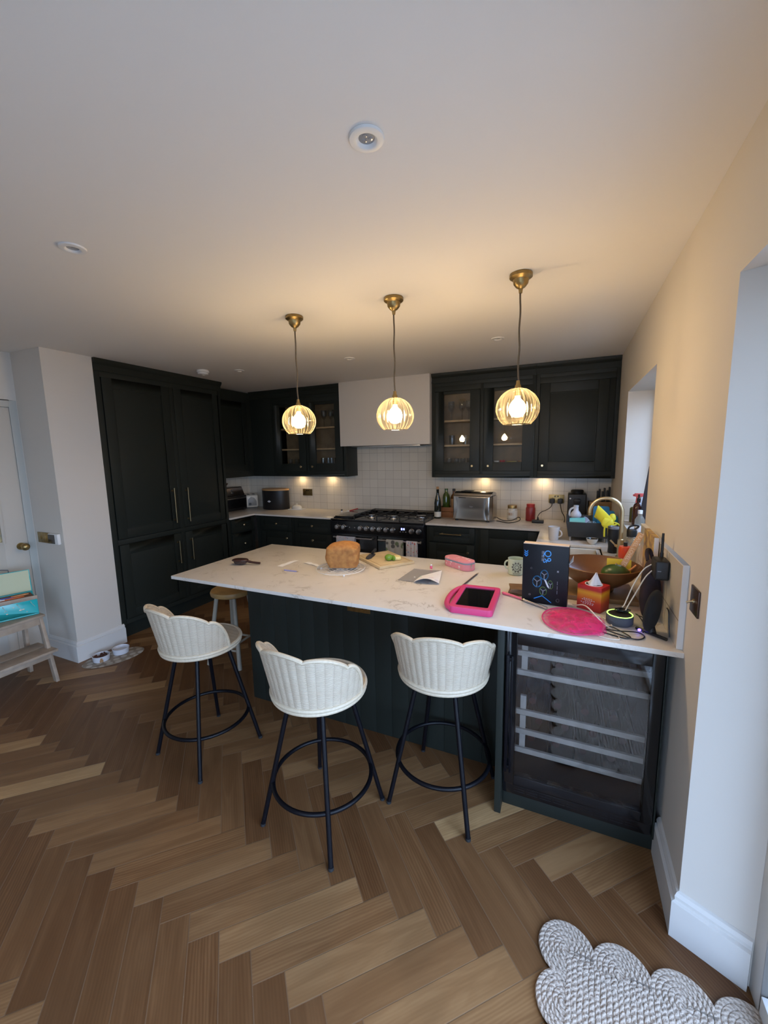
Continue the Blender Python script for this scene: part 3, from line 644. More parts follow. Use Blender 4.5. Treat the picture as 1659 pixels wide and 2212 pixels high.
def make_pendant(label, x, y, group):
    t = thing('pendant_light', label, 'pendant lamp', (x, y, H), 0, group); o = (x, y, H)
    b = B(); b.lathe([(0, 0), (.050, 0), (.052, -.004), (.052, -.016), (.044, -.022), (.036, -.026), (.033, -.044), (.022, -.058), (.010, -.066), (.0075, -.085), (0, -.085)], n=32); b.build('ceiling_rose', M_BRASS, t)
    b = B(); rr = random.Random(int(x*100)); b.tube([(0.002*math.sin(k*1.3+x), 0.002*math.cos(k*.9), -.08-(.405/12)*k) for k in range(13)], .0042, n=8, smooth=1); b.build('flex', M_FLEX, t)
    b = B(); b.lathe([(0, -.478), (.008, -.480), (.0095, -.497), (.014, -.503), (.015, -.520), (.024, -.524), (.025, -.530), (.0, -.530)], n=24); b.lathe([(.0, -.53), (.015, -.53), (.015, -.552), (0, -.552)], n=20); b.build('lampholder', M_BRASS, t)
    b = B(); n = 112; prof = []
    for k in range(25):
        a = -0.86+(k/24)*(1.32+.86)          # latitude
        prof.append((.1005*math.cos(a), -.611+.098*math.sin(a)))
    vs = []; fs = []
    for r, z in prof:
        for i in range(n):
            a = 2*PI*i/n; w = 1+.022*abs(math.cos(14*a))*min(1, (r/.10)**2); vs.append((r*w*math.cos(a), r*w*math.sin(a), z))
    for j in range(len(prof)-1):
        for i in range(n): fs.append((j*n+i, j*n+(i+1) % n, (j+1)*n+(i+1) % n, (j+1)*n+i))
    b.add(vs, fs); b.tube([(.0662*math.cos(2*PI*i/40), .0662*math.sin(2*PI*i/40), -.6853) for i in range(40)], .0016, n=6, closed=True); s = b.build('glass_shade', M_RIB, t)
    b = B(); b.lathe([(0, -.5525), (.012, -.556), (.014, -.566), (.026, -.578), (.036, -.594), (.040, -.611), (.037, -.630), (.026, -.645), (.012, -.652), (0, -.653)], n=24); b.build('bulb', M_BULB, t)
    return t
g = 'pendants over the breakfast bar'
p0 = make_pendant('ribbed glass pendant on its flex, farthest left, over the hairbrush end', -1.917, .483, g)
dup(p0, (-1.277, .483, H), label='ribbed glass pendant in the middle, hanging in front of the white hood', group=g)
dup(p0, (-.633, .483, H), label='ribbed glass pendant nearest the right wall, before the right glazed cabinet', group=g)
M_LENS = mat('grey_lamp_lens', (0.30, 0.31, 0.33), rough=0.15, coat=0.5)
def downlight(label, x, y, s=1.0):
    t = thing('downlight', label, 'ceiling downlight', (x, y, H), 0, 'recessed ceiling downlights'); b = B()
    b.lathe([(.047*s, -.0005), (.045*s, -.006), (.030*s, -.009), (.026*s, -.007), (.021*s, -.001)], n=36, cap=False); b.build('bezel', M_WHITE, t)
    b = B(); b.lathe([(.0, -.0015), (.0215*s, -.0012)], n=28, cap=False)
    for k in range(3): b.lathe([(.006*s, -.0012), (.0055*s, -.0025), (0, -.003)], (0.010*s*math.cos(k*2.1+.5), .010*s*math.sin(k*2.1+.5), 0), 10)
    b.build('lens', M_LENS, t); return t
downlight('round white downlight nearest the viewer, high above the breakfast bar stools', -.914, -.563)
downlight('round white ceiling downlight far left, on the column side', -2.197, -.561)
downlight('small ceiling downlight beside the smoke alarm, left of the pendants', -3.309, 1.5)
downlight('small ceiling downlight between the left and middle pendant flexes', -2.145, 1.573)
downlight('small ceiling downlight beside the right pendant flex, before the right wall cabinets', -.901, 1.546)
t = thing('smoke_alarm', 'round white smoke alarm on the ceiling near the tall cupboard bank', 'smoke alarm', (-3.604, 1.334, H)); b = B()
b.lathe([(.052, -.0005), (.055, -.012), (.055, -.02), (.047, -.024)], n=36); b.build('base', M_WHITE, t)
b = B(); b.lathe([(.045, -.0245), (.045, -.036), (.030, -.042), (.012, -.043), (.010, -.047), (0, -.047)], n=36); b.build('sensor_cap', M_WHITE, t)

# ------------------------------------------------------------------ wicker bar stools
def wicker(name, c1, c2, uv_rib=0.033):
    m, t, p = newmat(name); N = t.nodes.new; L = t.links.new
    uv = N('ShaderNodeUVMap'); uv.uv_map = 'uv'; s = N('ShaderNodeSeparateXYZ'); L(uv.outputs['UV'], s.inputs[0])
    def mth(op, a, b=None, c=None):
        n = N('ShaderNodeMath'); n.operation = op
        for i, q in enumerate((a, b, c)):
            if q is None: continue
            if isinstance(q, (int, float)): n.inputs[i].default_value = q
            else: L(q, n.inputs[i])
        return n.outputs[0]
    ru = mth('MULTIPLY', s.outputs['X'], 1/uv_rib); fl = mth('FLOOR', ru); par = mth('MODULO', fl, 2.0)
    fr = mth('SUBTRACT', ru, fl)
    vv = mth('ADD', mth('MULTIPLY', s.outputs['Y'], 1/0.0060), mth('MULTIPLY', par, 0.5))
    nn = N('ShaderNodeTexNoise'); nn.inputs['Scale'].default_value = 55; L(uv.outputs['UV'], nn.inputs['Vector'])
    vv = mth('ADD', vv, mth('MULTIPLY', nn.outputs['Fac'], 1.1))
    weave = mth('ABSOLUTE', mth('SINE', mth('MULTIPLY', vv, PI)))
    bulge = mth('SINE', mth('MULTIPLY', fr, PI))
    h = mth('MULTIPLY', mth('POWER', weave, 0.6), mth('MULTIPLY_ADD', mth('POWER', bulge, 0.5), 0.55, 0.45))
    r = N('ShaderNodeValToRGB'); L(h, r.inputs['Fac']); r.color_ramp.elements[0].position = 0.12; r.color_ramp.elements[0].color = col4(c2); r.color_ramp.elements[1].position = 0.62; r.color_ramp.elements[1].color = col4(c1)
    n2 = N('ShaderNodeTexNoise'); n2.inputs['Scale'].default_value = 22; L(uv.outputs['UV'], n2.inputs['Vector'])
    mx = N('ShaderNodeMix'); mx.data_type = 'RGBA'; mx.blend_type = 'MULTIPLY'; L(mth('MULTIPLY', n2.outputs['Fac'], 0.5), mx.inputs[0]); L(r.outputs['Color'], mx.inputs[6]); mx.inputs[7].default_value = (0.80, 0.70, 0.58, 1)
    L(mx.outputs[2], p.inputs['Base Color']); p.inputs['Roughness'].default_value = 0.65
    bp = N('ShaderNodeBump'); bp.inputs['Strength'].default_value = 0.4; bp.inputs['Distance'].default_value = 0.006; L(h, bp.inputs['Height']); L(bp.outputs['Normal'], p.inputs['Normal'])
    return m
M_WICK = wicker('whitewashed_wicker', (0.64, 0.555, 0.435), (0.29, 0.225, 0.15)); M_RIM = mat('rattan_rim', (0.62, 0.52, 0.38), rough=0.5, var=(90, 0.12))
M_SEATW = wicker('woven_seat', (0.52, 0.44, 0.33), (0.16, 0.12, 0.075), 0.028)
SZ = 0.645                                                          # seat height
LOBES = [(-95, -65, .650, .808, .045), (-65, -24, .808, .860, .028), (-24, 24, .860, .860, .030), (24, 65, .860, .808, .028), (65, 95, .808, .650, .045)]
EDGE = 95
def rim_h(deg):
    for a, b_, za, zb, h in LOBES:
        if a <= deg <= b_+1e-6:
            t = (deg-a)/(b_-a); return za+(zb-za)*t + h*max(0, math.sin(PI*t))**.7
    return .66
def shell_pt(deg, z):
    r = .197 + max(0, z-.62)*.20; a = math.radians(deg)
    return Vector((-r*math.cos(a), -r*math.sin(a), z))             # back of the stool on -x
def make_stool(label, loc, rz, feet_rz, group):
    t = thing('bar_stool', label, 'bar stool', loc, rz, group)
    nu, nv = 130, 14
    def fn(u, v):
        deg = -EDGE+2*EDGE*u; zb = .628; z = zb+(rim_h(deg)-zb)*v; p = shell_pt(deg, z); arc = math.radians(deg)*.22
        k = 1+.009*abs(math.sin(PI*arc/.033))
        return Vector((p.x*k, p.y*k, p.z))
    b = B(); b.grid(fn, nu, nv, thick=.007); o = b.build('backrest', M_WICK, t, recalc=True)
    me = o.data; me.uv_layers.new(name='uv'); ul = me.uv_layers['uv']
    for p in me.polygons:
        for li in p.loop_indices:
            c = me.vertices[me.loops[li].vertex_index].co; ul.data[li].uv = (math.atan2(-c.y, -c.x)*.22+3.3, c.z+1)
    b = B(); degs = [-EDGE+2*EDGE*i/120 for i in range(121)]; b.tube([shell_pt(d, rim_h(d))*1.0 for d in degs], .0085, n=8)
    for s in (-EDGE, EDGE): b.tube([shell_pt(s, .628), shell_pt(s, rim_h(s))], .0075, n=8)
    b.build('backrest_rim', M_RIM, t)
    b = B(); b.lathe([(0, SZ-.012), (.192, SZ-.012), (.196, SZ-.004), (.192, SZ), (.10, SZ-.004), (0, SZ-.006)], n=48); o = b.build('seat', M_SEATW, t)
    me = o.data; me.uv_layers.new(name='uv'); ul = me.uv_layers['uv']
    for p in me.polygons:
        for li in p.loop_indices:
            c = me.vertices[me.loops[li].vertex_index].co; ul.data[li].uv = (c.x+2, c.y+2)
    b = B(); b.tube([(.201*math.cos(2*PI*i/64), .201*math.sin(2*PI*i/64), SZ-.008) for i in range(64)], .0105, n=8, closed=True); b.tube([(.199*math.cos(2*PI*i/64), .199*math.sin(2*PI*i/64), .622) for i in range(64)], .009, n=8, closed=True); b.build('seat_rim', M_RIM, t)
    for k in range(4):
        a = feet_rz - rz + PI/4 + k*PI/2; ca, sa = math.cos(a), math.sin(a)
        b = B(); b.cyl((.272*ca, .272*sa, .006), (.122*ca, .122*sa, .615), .0105, n=14); l = b.build('leg', M_BLACKMETAL, t)
        b = B(); b.cyl((.273*ca, .273*sa, .0), (.2715*ca, .2715*sa, .012), .0115, n=14); b.build('foot_cap', M_RUBBER, l)
    b = B(); b.tube([(.218*math.cos(2*PI*i/72), .218*math.sin(2*PI*i/72), .20) for i in range(72)], .0095, n=10, closed=True); b.build('footrest', M_BLACKMETAL, t)
    b = B(); b.lathe([(0, .598), (.135, .598), (.135, .614), (0, .614)], n=32); b.build('seat_plate', M_BLACKMETAL, t)
    return t
g = 'whitewashed wicker bar stools'
make_stool('white wicker bar stool on the left, nearest the column and the pale wooden stool', (-2.186, -.133, 0), math.radians(84), math.radians(-8), g)
make_stool('white wicker bar stool in the middle, pulled nearest to the viewer', (-1.352, -.247, 0), math.radians(87), math.radians(-7.5), g)
make_stool('white wicker bar stool on the right, tucked beside the wine cooler', (-.888, .085, 0), math.radians(100), math.radians(-6), g)
# pale wooden stool under the bar end
M_PALE = mat('cream_painted_wood', (0.30, 0.265, 0.21), rough=0.55); M_PINE = mat('honey_pine', (0.40, 0.24, 0.085), rough=0.45, var=(12, 0.3))
t = thing('wooden_stool', 'round pine topped stool with pale painted legs under the left bar end', 'stool', (-2.79, .70, 0), math.radians(5)); b = B()
b.lathe([(0, .545), (.135, .545), (.158, .556), (.163, .575), (.156, .590), (.12, .594), (0, .588)], n=40); b.build('seat', M_PINE, t)
fe = []
for k in range(4):
    a = PI/4+k*PI/2; f_ = Vector((.208*math.cos(a), .208*math.sin(a), 0)); h_ = Vector((.115*math.cos(a), .115*math.sin(a), .545)); fe.append((f_, h_))
    b = B(); b.cyl(f_, h_, .0165, .0155, n=16); b.build('leg', M_PALE, t)
for k in range(4):
    z = .14 if k % 2 == 0 else .20; a, c = fe[k], fe[(k+1) % 4]
    b = B(); b.cyl(a[0].lerp(a[1], z/.545), c[0].lerp(c[1], z/.545), .009, n=10); b.build('stretcher', M_PALE, t)

# ------------------------------------------------------------------ range cooker
X0, X1 = -2.797, -1.703; YC = 2.24
M_ENAMEL = mat('black_enamel', (0.007, 0.007, 0.008), rough=0.22, coat=0.3); M_IRON = mat('cast_iron', (0.010, 0.010, 0.011), rough=0.6)
M_KNOB = mat('dull_chrome', (0.55, 0.54, 0.53), rough=0.25, metal=1.0); M_DISPLAY = mat('clock_digits', (.3, .4, 1), emit=((0.45, 0.6, 1.0), 6.0)); M_PRINT = mat('pale_print', (0.45, 0.45, 0.45), rough=.6)
t = thing('range_cooker', 'wide black range cooker with chrome knobs below the white hood', 'range cooker', (-2.25, 2.55, 0)); f = frY(YC)
b = B(t.location); b.box(X0, X1, YC, 2.885, .10, .905); b.build('body', M_ENAMEL, t, bevel=.004)
b = B(t.location); b.box(X0+.02, X1-.02, YC+.05, 2.88, 0, .0995); b.build('plinth', M_BLACK, t)
b = B(t.location); b.box(X0-.001, X1+.001, YC-.018, 2.885, .9055, .921); b.box(X0, X1, 2.84, 2.885, .921, .945); b.build('hob_top', M_ENAMEL, t, bevel=.004)
b = B(t.location); b.fbox(f, X0, X1, .768, .902, .0, .022); b.build('control_panel', M_ENAMEL, t, bevel=.004)
for x in (-2.708, -2.627, -2.419, -2.343, -2.267, -2.191, -2.113, -2.036, -1.828, -1.751):
    b = B(t.location); b.cyl(f(x, .834, .022), f(x, .834, .030), .029, .027, n=24); b.cyl(f(x, .834, .030), f(x, .834, .052), .0255, .0235, n=24); k_ = b.build('knob', M_KNOB, t, bevel=.001)
    b = B(t.location); b.fbox(f, x-.0015, x+.0015, .840, .857, .0522, .0528); b.fbox(f, x-.004, x+.004, .872, .878, .0221, .0226); b.build('knob_mark', M_BLACK, k_)
for x in (-2.553, -2.49):
    b = B(t.location); b.cyl(f(x, .836, .022), f(x, .836, .026), .006, n=12); b.build('button', M_KNOB, t)
b = B(t.location); b.fbox(f, -1.968, -1.878, .812, .875, .022, .0235); d = b.build('clock', M_BLACKGLOSS, t)
segs = {'0': 'abcdef', '1': 'bc'}
b = B(t.location)
def seg7(b, x, z, s, w=.013, h=.018, th=.0035):
    S_ = {'a': (0, w, h-th, h), 'g': (0, w, h/2-th/2, h/2+th/2), 'd': (0, w, 0, th), 'f': (0, th, h/2, h), 'e': (0, th, 0, h/2), 'b': (w-th, w, h/2, h), 'c': (w-th, w, 0, h/2)}
    for q in s: u0, u1, v0, v1 = S_[q]; b.fbox(f, x+u0, x+u1, z+v0, z+v1, .0236, .0242)
seg7(b, -1.946, .842, 'abcdef'); seg7(b, -1.921, .842, 'abcef'); b.build('clock_digits', M_DISPLAY, d)
b = B(t.location)
for x in (-1.955, -1.925, -1.895): b.fbox(f, x-.005, x+.005, .820, .824, .0236, .024)
b.build('clock_buttons', M_PRINT, d)
for (u0, u1, h0, h1, nm) in ((X0+.01, -2.225, -2.735, -2.257, 'left'), (-2.215, X1-.01, -2.19, -1.712, 'right')):
    b = B(t.location); b.fbox(f, u0, u1, .13, .758, 0, .022); d = b.build('oven_door', M_ENAMEL, t, bevel=.004)
    b = B(t.location); b.fbox(f, u0+.08, u1-.08, .30, .60, .0215, .0228); b.build('oven_window', M_BLACKGLOSS, d)
    b = B(t.location); b.cyl(f(h0, .728, .072), f(h1, .728, .072), .0095, n=16)
    for h in (h0+.02, h1-.02): b.cyl(f(h, .728, .022), f(h, .728, .072), .008, n=12)
    b.build('door_rail', M_STEEL, d)
# hob: five burners with pan supports on the right, griddle on the left
for (x, y, r) in ((-2.385, 2.43, .038), (-2.40, 2.70, .034), (-2.13, 2.70, .034), (-2.12, 2.43, .042), (-1.84, 2.55, .055)):
    b = B(t.location); b.lathe([(r*1.5, 0), (r*1.4, .010), (r, .012), (r, .020), (r*.8, .024), (0, .024)], (x, y, .921), 28); b.lathe([(r*.95, 0), (r*.95, .006), (0, .007)], (x, y, .945), 24); b.build('burner', M_KNOB if r > .05 or y < 2.5 else M_IRON, t)
for (u0, u1) in ((-2.53, -2.255), (-2.25, -1.99), (-1.985, -1.715)):
    b = B(t.location); z = .962; r = .0055
    b.tube([(u0, 2.28, z), (u1, 2.28, z), (u1, 2.82, z), (u0, 2.82, z)], r, n=6, closed=True)
    m_ = (u0+u1)/2
    for y in (2.43, 2.55, 2.70): b.tube([(u0, y, z), (m_-.025, y, z)], r, n=6); b.tube([(u1, y, z), (m_+.025, y, z)], r, n=6)
    for y in (2.28, 2.55, 2.82):
        for u in (u0, u1): b.tube([(u, y, z), (u, y, .921)], r, n=6)
    b.build('pan_support', M_IRON, t)
b = B(t.location); b.box(-2.785, -2.545, 2.27, 2.83, .921, .935); b.box(-2.775, -2.555, 2.28, 2.82, .935, .946); b.build('griddle_lid', M_ENAMEL, t, bevel=.004)
def cloth_mat(name, base, spots, scale=38):
    m, tt, p = newmat(name); N = tt.nodes.new; L = tt.links.new
    co = N('ShaderNodeTexCoord'); vo = N('ShaderNodeTexVoronoi'); vo.inputs['Scale'].default_value = scale; L(co.outputs['Object'], vo.inputs['Vector'])
    r = N('ShaderNodeValToRGB'); L(vo.outputs['Distance'], r.inputs['Fac']); r.color_ramp.elements[0].position = .30; r.color_ramp.elements[0].color = (1, 1, 1, 1); r.color_ramp.elements[1].position = .42; r.color_ramp.elements[1].color = (0, 0, 0, 1)
    r2 = N('ShaderNodeValToRGB'); r2.color_ramp.interpolation = 'CONSTANT'; sc = N('ShaderNodeSeparateColor'); L(vo.outputs['Color'], sc.inputs[0]); L(sc.outputs[0], r2.inputs['Fac'])
    e = r2.color_ramp.elements; e[0].color = col4(base); e[1].position = .4; e[1].color = col4(spots[0])
    for i, c in enumerate(spots[1:]): x = e.new(.6+.2*i); x.color = col4(c)
    mx = N('ShaderNodeMix'); mx.data_type = 'RGBA'; L(r.outputs['Color'], mx.inputs[0]); mx.inputs[6].default_value = col4(base); L(r2.outputs['Color'], mx.inputs[7]); L(mx.outputs[2], p.inputs['Base Color']); p.inputs['Roughness'].default_value = .85
    return m
def towel(label, u0, u1, drop, m, seed):
    t = thing('tea_towel', label, 'tea towel', ((u0+u1)/2, YC-.085, .74), 0, 'tea towels on the oven rails'); rr = random.Random(seed)
    yc = YC-.072; R = .0135
    def fn(u, v):
        x = u0+(u1-u0)*u; L_ = drop+.20+PI*R; s = v*L_; w = .004*math.sin(u*9+seed)*min(1, abs(s-.2)*9)
        if s < .20: y, z = yc+R, .728-.20+s
        elif s < .20+PI*R: a = (s-.20)/R; y, z = yc+R*math.cos(a), .728+R*math.sin(a)
        else: y, z = yc-R-abs(w)*1.2, .728-(s-.20-PI*R)
        return (x+.006*math.sin(v*5+seed)*(v-.4), y+(w if s < .2 else 0), z)
    b = B(t.location); b.grid(fn, 24, 46, thick=.002); b.build('cloth', m, t); return t
towel('pale blue patterned tea towel on the left oven rail, behind the loaf', -2.69, -2.46, .30, cloth_mat('blue_print_cloth', (.50, .52, .58), [(.28, .32, .50), (.58, .42, .42), (.40, .38, .5)], 55), 1)
towel('grey green tea towel with a leaf print on the right oven rail', -2.092, -1.905, .35, cloth_mat('grey_print_cloth', (.44, .43, .39), [(.14, .18, .10), (.10, .10, .10), (.36, .36, .30)], 16), 2)
towel('narrow white tea towel with red flowers at the right rail end', -1.868, -1.752, .33, cloth_mat('red_print_cloth', (.60, .57, .58), [(.50, .10, .10), (.3, .35, .5), (.62, .35, .35)], 42), 3)

# ------------------------------------------------------------------ things on the breakfast bar
ZT = .9205
M_BRUSH = mat('dark_brown_lacquer', (0.035, 0.012, 0.009), rough=.3); M_BRISTLE = mat('brown_bristle', (0.05, 0.028, 0.02), rough=.9)
t = thing('hairbrush', 'dark brown paddle hairbrush lying near the left end of the bar', 'hairbrush', (-2.30, .362, ZT), math.radians(16)); b = B()
b.sphere((-.042, 0, .030), (.055, .032, .011), 24, 10, e=.8); b.tube([(.008, 0, .024), (.03, 0, .018), (.06, 0, .014), (.095, 0, .012)], [.009, .008, .0085, .0075], n=10, smooth=1); b.build('paddle', M_BRUSH, t)
b = B(); b.sphere((-.042, 0, .018), (.044, .025, .018), 20, 10, e=.85); b.build('bristles', M_BRISTLE, t)
def strip(label, pts, w, cat='paper strip'):
    a, c = Vector(pts[0]), Vector(pts[1]); d = (c-a); n = Vector((-d.y, d.x)).normalized()*w/2; o = (a+c)/2
    t = thing('paper_strip', label, cat, (o.x, o.y, ZT), 0, 'paper strips beside the loaf'); b = B()
    def fn(u, v):
        q = a+d*u+n*(2*v-1)*(1-.35*u); q = q-o; return (q.x, q.y, .0015+.004*math.sin(u*PI)*abs(math.sin(u*5+1)))
    b.grid(fn, 12, 3, thick=.0006); b.build('sheet', M_PAPER, t)
strip('long white paper strip lying between the hairbrush and the loaf', [(-2.058, .40), (-2.046, .565)], .045)
strip('short white paper scrap just left of the loaf on its wire rack', [(-1.96, .545), (-1.825, .497)], .04)
M_LILAC = mat('lilac_lacquer', (0.28, 0.27, 0.52), rough=.4)
def pencil(name, label, p0, p1, r, m, cat, tip=None, z=ZT, hexa=True, group=None):
    a, c = Vector(p0), Vector(p1); o = (a+c)/2; t = thing(name, label, cat, o, 0, group); d = (c-a).normalized(); L_ = (c-a).length
    b = B(o); b.cyl(a, a+d*(L_*.88), r, n=6 if hexa else 12); b.build('barrel', m, t)
    b = B(o); b.cyl(a+d*(L_*.88), c, r*.98, .0006, n=8); b.build('tip', tip or M_OAK, t); return t
pencil('pencil', 'lilac pencil lying in front of the paper strips', (-1.975, .337, ZT+.0037), (-1.868, .339, ZT+.0037), .0036, M_LILAC, 'pencil')
# loaf on a round wire rack
M_CRUST = mat('bread_crust', (0.44, 0.205, 0.055), rough=.8, var=(38, .0), c2=(0.31, 0.125, 0.034), bump=(70, .7)); M_WIREW = mat('white_wire', (.68, .66, .62), rough=.35)
t = thing('cooling_rack', 'round white wire cooling rack under the loaf', 'cooling rack', (-1.648, .468, ZT)); b = B()
for k in range(1, 8): r = .0235*k-.0165; b.tube([(r*math.cos(2*PI*i/48), r*math.sin(2*PI*i/48), .014) for i in range(48)], .0013 if k < 7 else .0024, n=6, closed=True)
for k in range(3): a = k*PI/3+.3; b.tube([(-.146*math.cos(a), -.146*math.sin(a), .0110), (.146*math.cos(a), .146*math.sin(a), .0110)], .0015, n=6)
b.build('wire_spiral', M_WIREW, t)
for k in range(3): a = k*2*PI/3-.9; b = B(); b.cyl((.13*math.cos(a), .13*math.sin(a), 0), (.13*math.cos(a), .13*math.sin(a), .011), .006, n=12); b.build('foot', M_WHITE, t)
t = thing('loaf', 'golden brown home baked tin loaf on the round wire rack', 'bread', (-1.655, .520, ZT+.0165), math.radians(20)); b = B()
nf = 40; mf = 26
def bread(u, v):
    th = 2*PI*u; e = .36; sg = lambda a: math.copysign(abs(a)**e, a)
    if v < .02: k, z = v/.02*.9, 0
    elif v < .72: q = (v-.02)/.70; z = .114*q; k = .9+.13*math.sin(q*PI*.55)
    else: q = (v-.72)/.28; z = .114+.033*math.sin(q*PI/2); k = 1.03*math.cos(q*PI/2)**.55
    p = Vector((.098*k*sg(math.cos(th)), .082*k*sg(math.sin(th)), z)); w = .007*noise.noise(p*28)+.005*noise.noise(p*11); top = max(0, z-.13)*10
    d = Vector((p.x, p.y, .0)).normalized() if Vector((p.x, p.y)).length > 1e-6 else Vector((0, 0, 1))
    return p+d*w+Vector((0, 0, .012*top*noise.noise(p*16)+(.005*math.sin(p.x*34+1.2) if z > .125 else 0)))
vs = [bread(i/nf, j/mf) for j in range(mf+1) for i in range(nf)]; b.add(vs, [(j*nf+i, j*nf+(i+1) % nf, (j+1)*nf+(i+1) % nf, (j+1)*nf+i) for j in range(mf) for i in range(nf)])
b.build('crust', M_CRUST, t)
# chopping board with knife, lime and cheese
M_BOARD = mat('maple_board', (0.58, 0.44, 0.25), rough=.55, var=(10, .2))
t = thing('chopping_board', 'pale wooden chopping board with cut lime, right of the loaf', 'chopping board', (-1.489, .768, ZT), math.radians(-37)); b = B()
b.box(-.175, .175, -.128, .128, 0, .018); b.build('board', M_BOARD, t, bevel=.004)
b = B(); b.tube([(-.155, -.108, .0182), (.155, -.108, .0182), (.155, .108, .0182), (-.155, .108, .0182)], .002, n=5, closed=True); b.build('groove', mat('board_groove', (.40, .28, .14), rough=.6), t)
M_BLADE = mat('dark_steel_blade', (.10, .095, .10), rough=.3, metal=.8)
t = thing('kitchen_knife', 'wide dark bladed knife resting across the chopping board edge', 'knife', (-1.60, .80, ZT+.0195), math.radians(100)); b = B()
b.prism([(-.11, -.008), (-.085, -.024), (.0, -.026), (.03, -.024), (.03, .020), (-.06, .020), (-.10, .008)], 0, .0022); b.build('blade', M_BLADE, t, bevel=.0006)
b = B(); b.tube([(.028, 0, .004), (.06, 0, .010), (.12, .003, .012)], [.009, .011, .010], n=10, smooth=1); b.build('handle', M_BLACK, t)
M_LIME = mat('lime_skin', (0.17, 0.33, 0.03), rough=.35, var=(30, .35)); M_FLESH = mat('pale_green_flesh', (.42, .50, .14), rough=.4)
t = thing('lime', 'cut green lime on the chopping board', 'lime', (-1.432, .715, ZT+.0185), .4); b = B(); b.sphere((0, 0, .022), (.026, .022, .022), 22, 14); b.build('skin', M_LIME, t)
t = thing('lime', 'small lime wedge leaning behind the cut lime on the board', 'lime', (-1.406, .727, ZT+.0185), 1.1); b = B(); b.sphere((0, 0, .018), (.009, .022, .018), 18, 12); b.build('skin', M_LIME, t)
b = B(); b.sphere((.004, 0, .018), (.007, .019, .016), 18, 12); b.build('flesh', M_FLESH, t)
M_CHEESE = mat('pale_butter', (.72, .60, .26), rough=.5)
for (x, y, s, lab) in ((-1.405, .79, (.022, .016, .010), 'flat yellow butter piece at the back of the chopping board'), (-1.388, .752, (.024, .017, .012), 'pale yellow butter piece right of the cut lime')):
    t = thing('butter_piece', lab, 'butter', (x, y, ZT+.0185), .3); b = B(); b.sphere((0, 0, s[2]), s, 14, 8, e=.55, wob=.15, seed=x); b.build('chunk', M_CHEESE, t)
# plastic wallet with paper, pink eraser
M_FILM = bpy.data.materials.new('grey_clear_plastic'); M_FILM.use_nodes = True; nt_ = M_FILM.node_tree; nt_.nodes['Principled BSDF'].inputs['Base Color'].default_value = (.42, .40, .40, 1); nt_.nodes['Principled BSDF'].inputs['Alpha'].default_value = .55; nt_.nodes['Principled BSDF'].inputs['Roughness'].default_value = .2; M_PRINTP = cloth_mat('printed_paper', (.74, .72, .74), [(.45, .55, .50), (.62, .60, .70), (.70, .55, .60)], 30)
t = thing('plastic_wallet', 'clear grey plastic wallet holding printed paper in front of the pink case', 'plastic wallet', (-1.12, .52, ZT)); b = B(t.location)
def wal(u, v):
    p = Vector((-1.245, .41, 0)).lerp(Vector((-1.235, .655, 0)), v).lerp(Vector((-1.06, .40, 0)).lerp(Vector((-1.065, .665, 0)), v), u)
    return (p.x, p.y, ZT+.002+.003*math.sin(u*3)*math.sin(v*4)+.004*u)
b.grid(wal, 14, 14, thick=.0007); b.build('sleeve', M_FILM, t)
b = B(t.location)
def pap(u, v):
    p = Vector((-1.142, .385, 0)).lerp(Vector((-1.14, .50, 0)), v).lerp(Vector((-1.005, .412, 0)).lerp(Vector((-1.058, .655, 0)), v), u)
    return (p.x, p.y, ZT+.009+.022*math.sin(u*PI)*(1-v)**1.5)
b.grid(pap, 16, 12, thick=.0008); b.build('folded_paper', M_PRINTP, t)
b = B(t.location); b.lathe([(.005, 0), (.004, .002), (0, .0025)], (-1.165, .47, ZT+.008), 12); b.build('press_stud', M_WHITE, t)
M_PINKC = mat('pink_clear_resin', (.75, .12, .22), rough=.2, sub=.3)
t = thing('trinket', 'tiny pink trinket standing behind the plastic wallet', 'trinket', (-1.137, .69, ZT), .4); b = B(); b.sphere((0, 0, .010), (.008, .007, .010), 14, 10, e=.7); b.build('body', M_PINKC, t); b = B(); b.sphere((0, 0, .0245), (.006, .006, .005), 12, 8); b.build('topper', M_WHITE, t)
# pink pencil case
M_CASE = cloth_mat('pink_speckled_fabric', (.66, .24, .27), [(.74, .48, .50), (.70, .34, .38), (.72, .55, .55)], 42)
t = thing('pencil_case', 'rounded pink pencil case with grey zip at the back of the bar', 'pencil case', (-.985, .790, ZT), math.radians(-33))
def cased(hx, hy, r): 
    out = []
    for cx, cy, a0 in ((hx-r, hy-r, 0), (-hx+r, hy-r, 90), (-hx+r, -hy+r, 180), (hx-r, -hy+r, 270)):
        out += [(cx+r*math.cos(math.radians(a0+k*15)), cy+r*math.sin(math.radians(a0+k*15))) for k in range(7)]
    return out
b = B(); ol = cased(.108, .046, .040); b.prism(ol, 0, .058); b.build('body', M_CASE, t, bevel=.006)
M_ZIP = mat('grey_zip_tape', (.20, .24, .28), rough=.6)
b = B(); oz = cased(.1088, .0468, .040); n = len(oz)
for i in range(n):
    a, c = oz[i], oz[(i+1) % n]; b.add([(a[0], a[1], .040), (c[0], c[1], .040), (c[0], c[1], .049), (a[0], a[1], .049)], [(0, 1, 2, 3)])
b.build('zip', M_ZIP, t)
b = B(); b.box(.1085, .112, -.012, -.006, .020, .044); b.build('zip_pull', M_STEEL, t, bevel=.001)
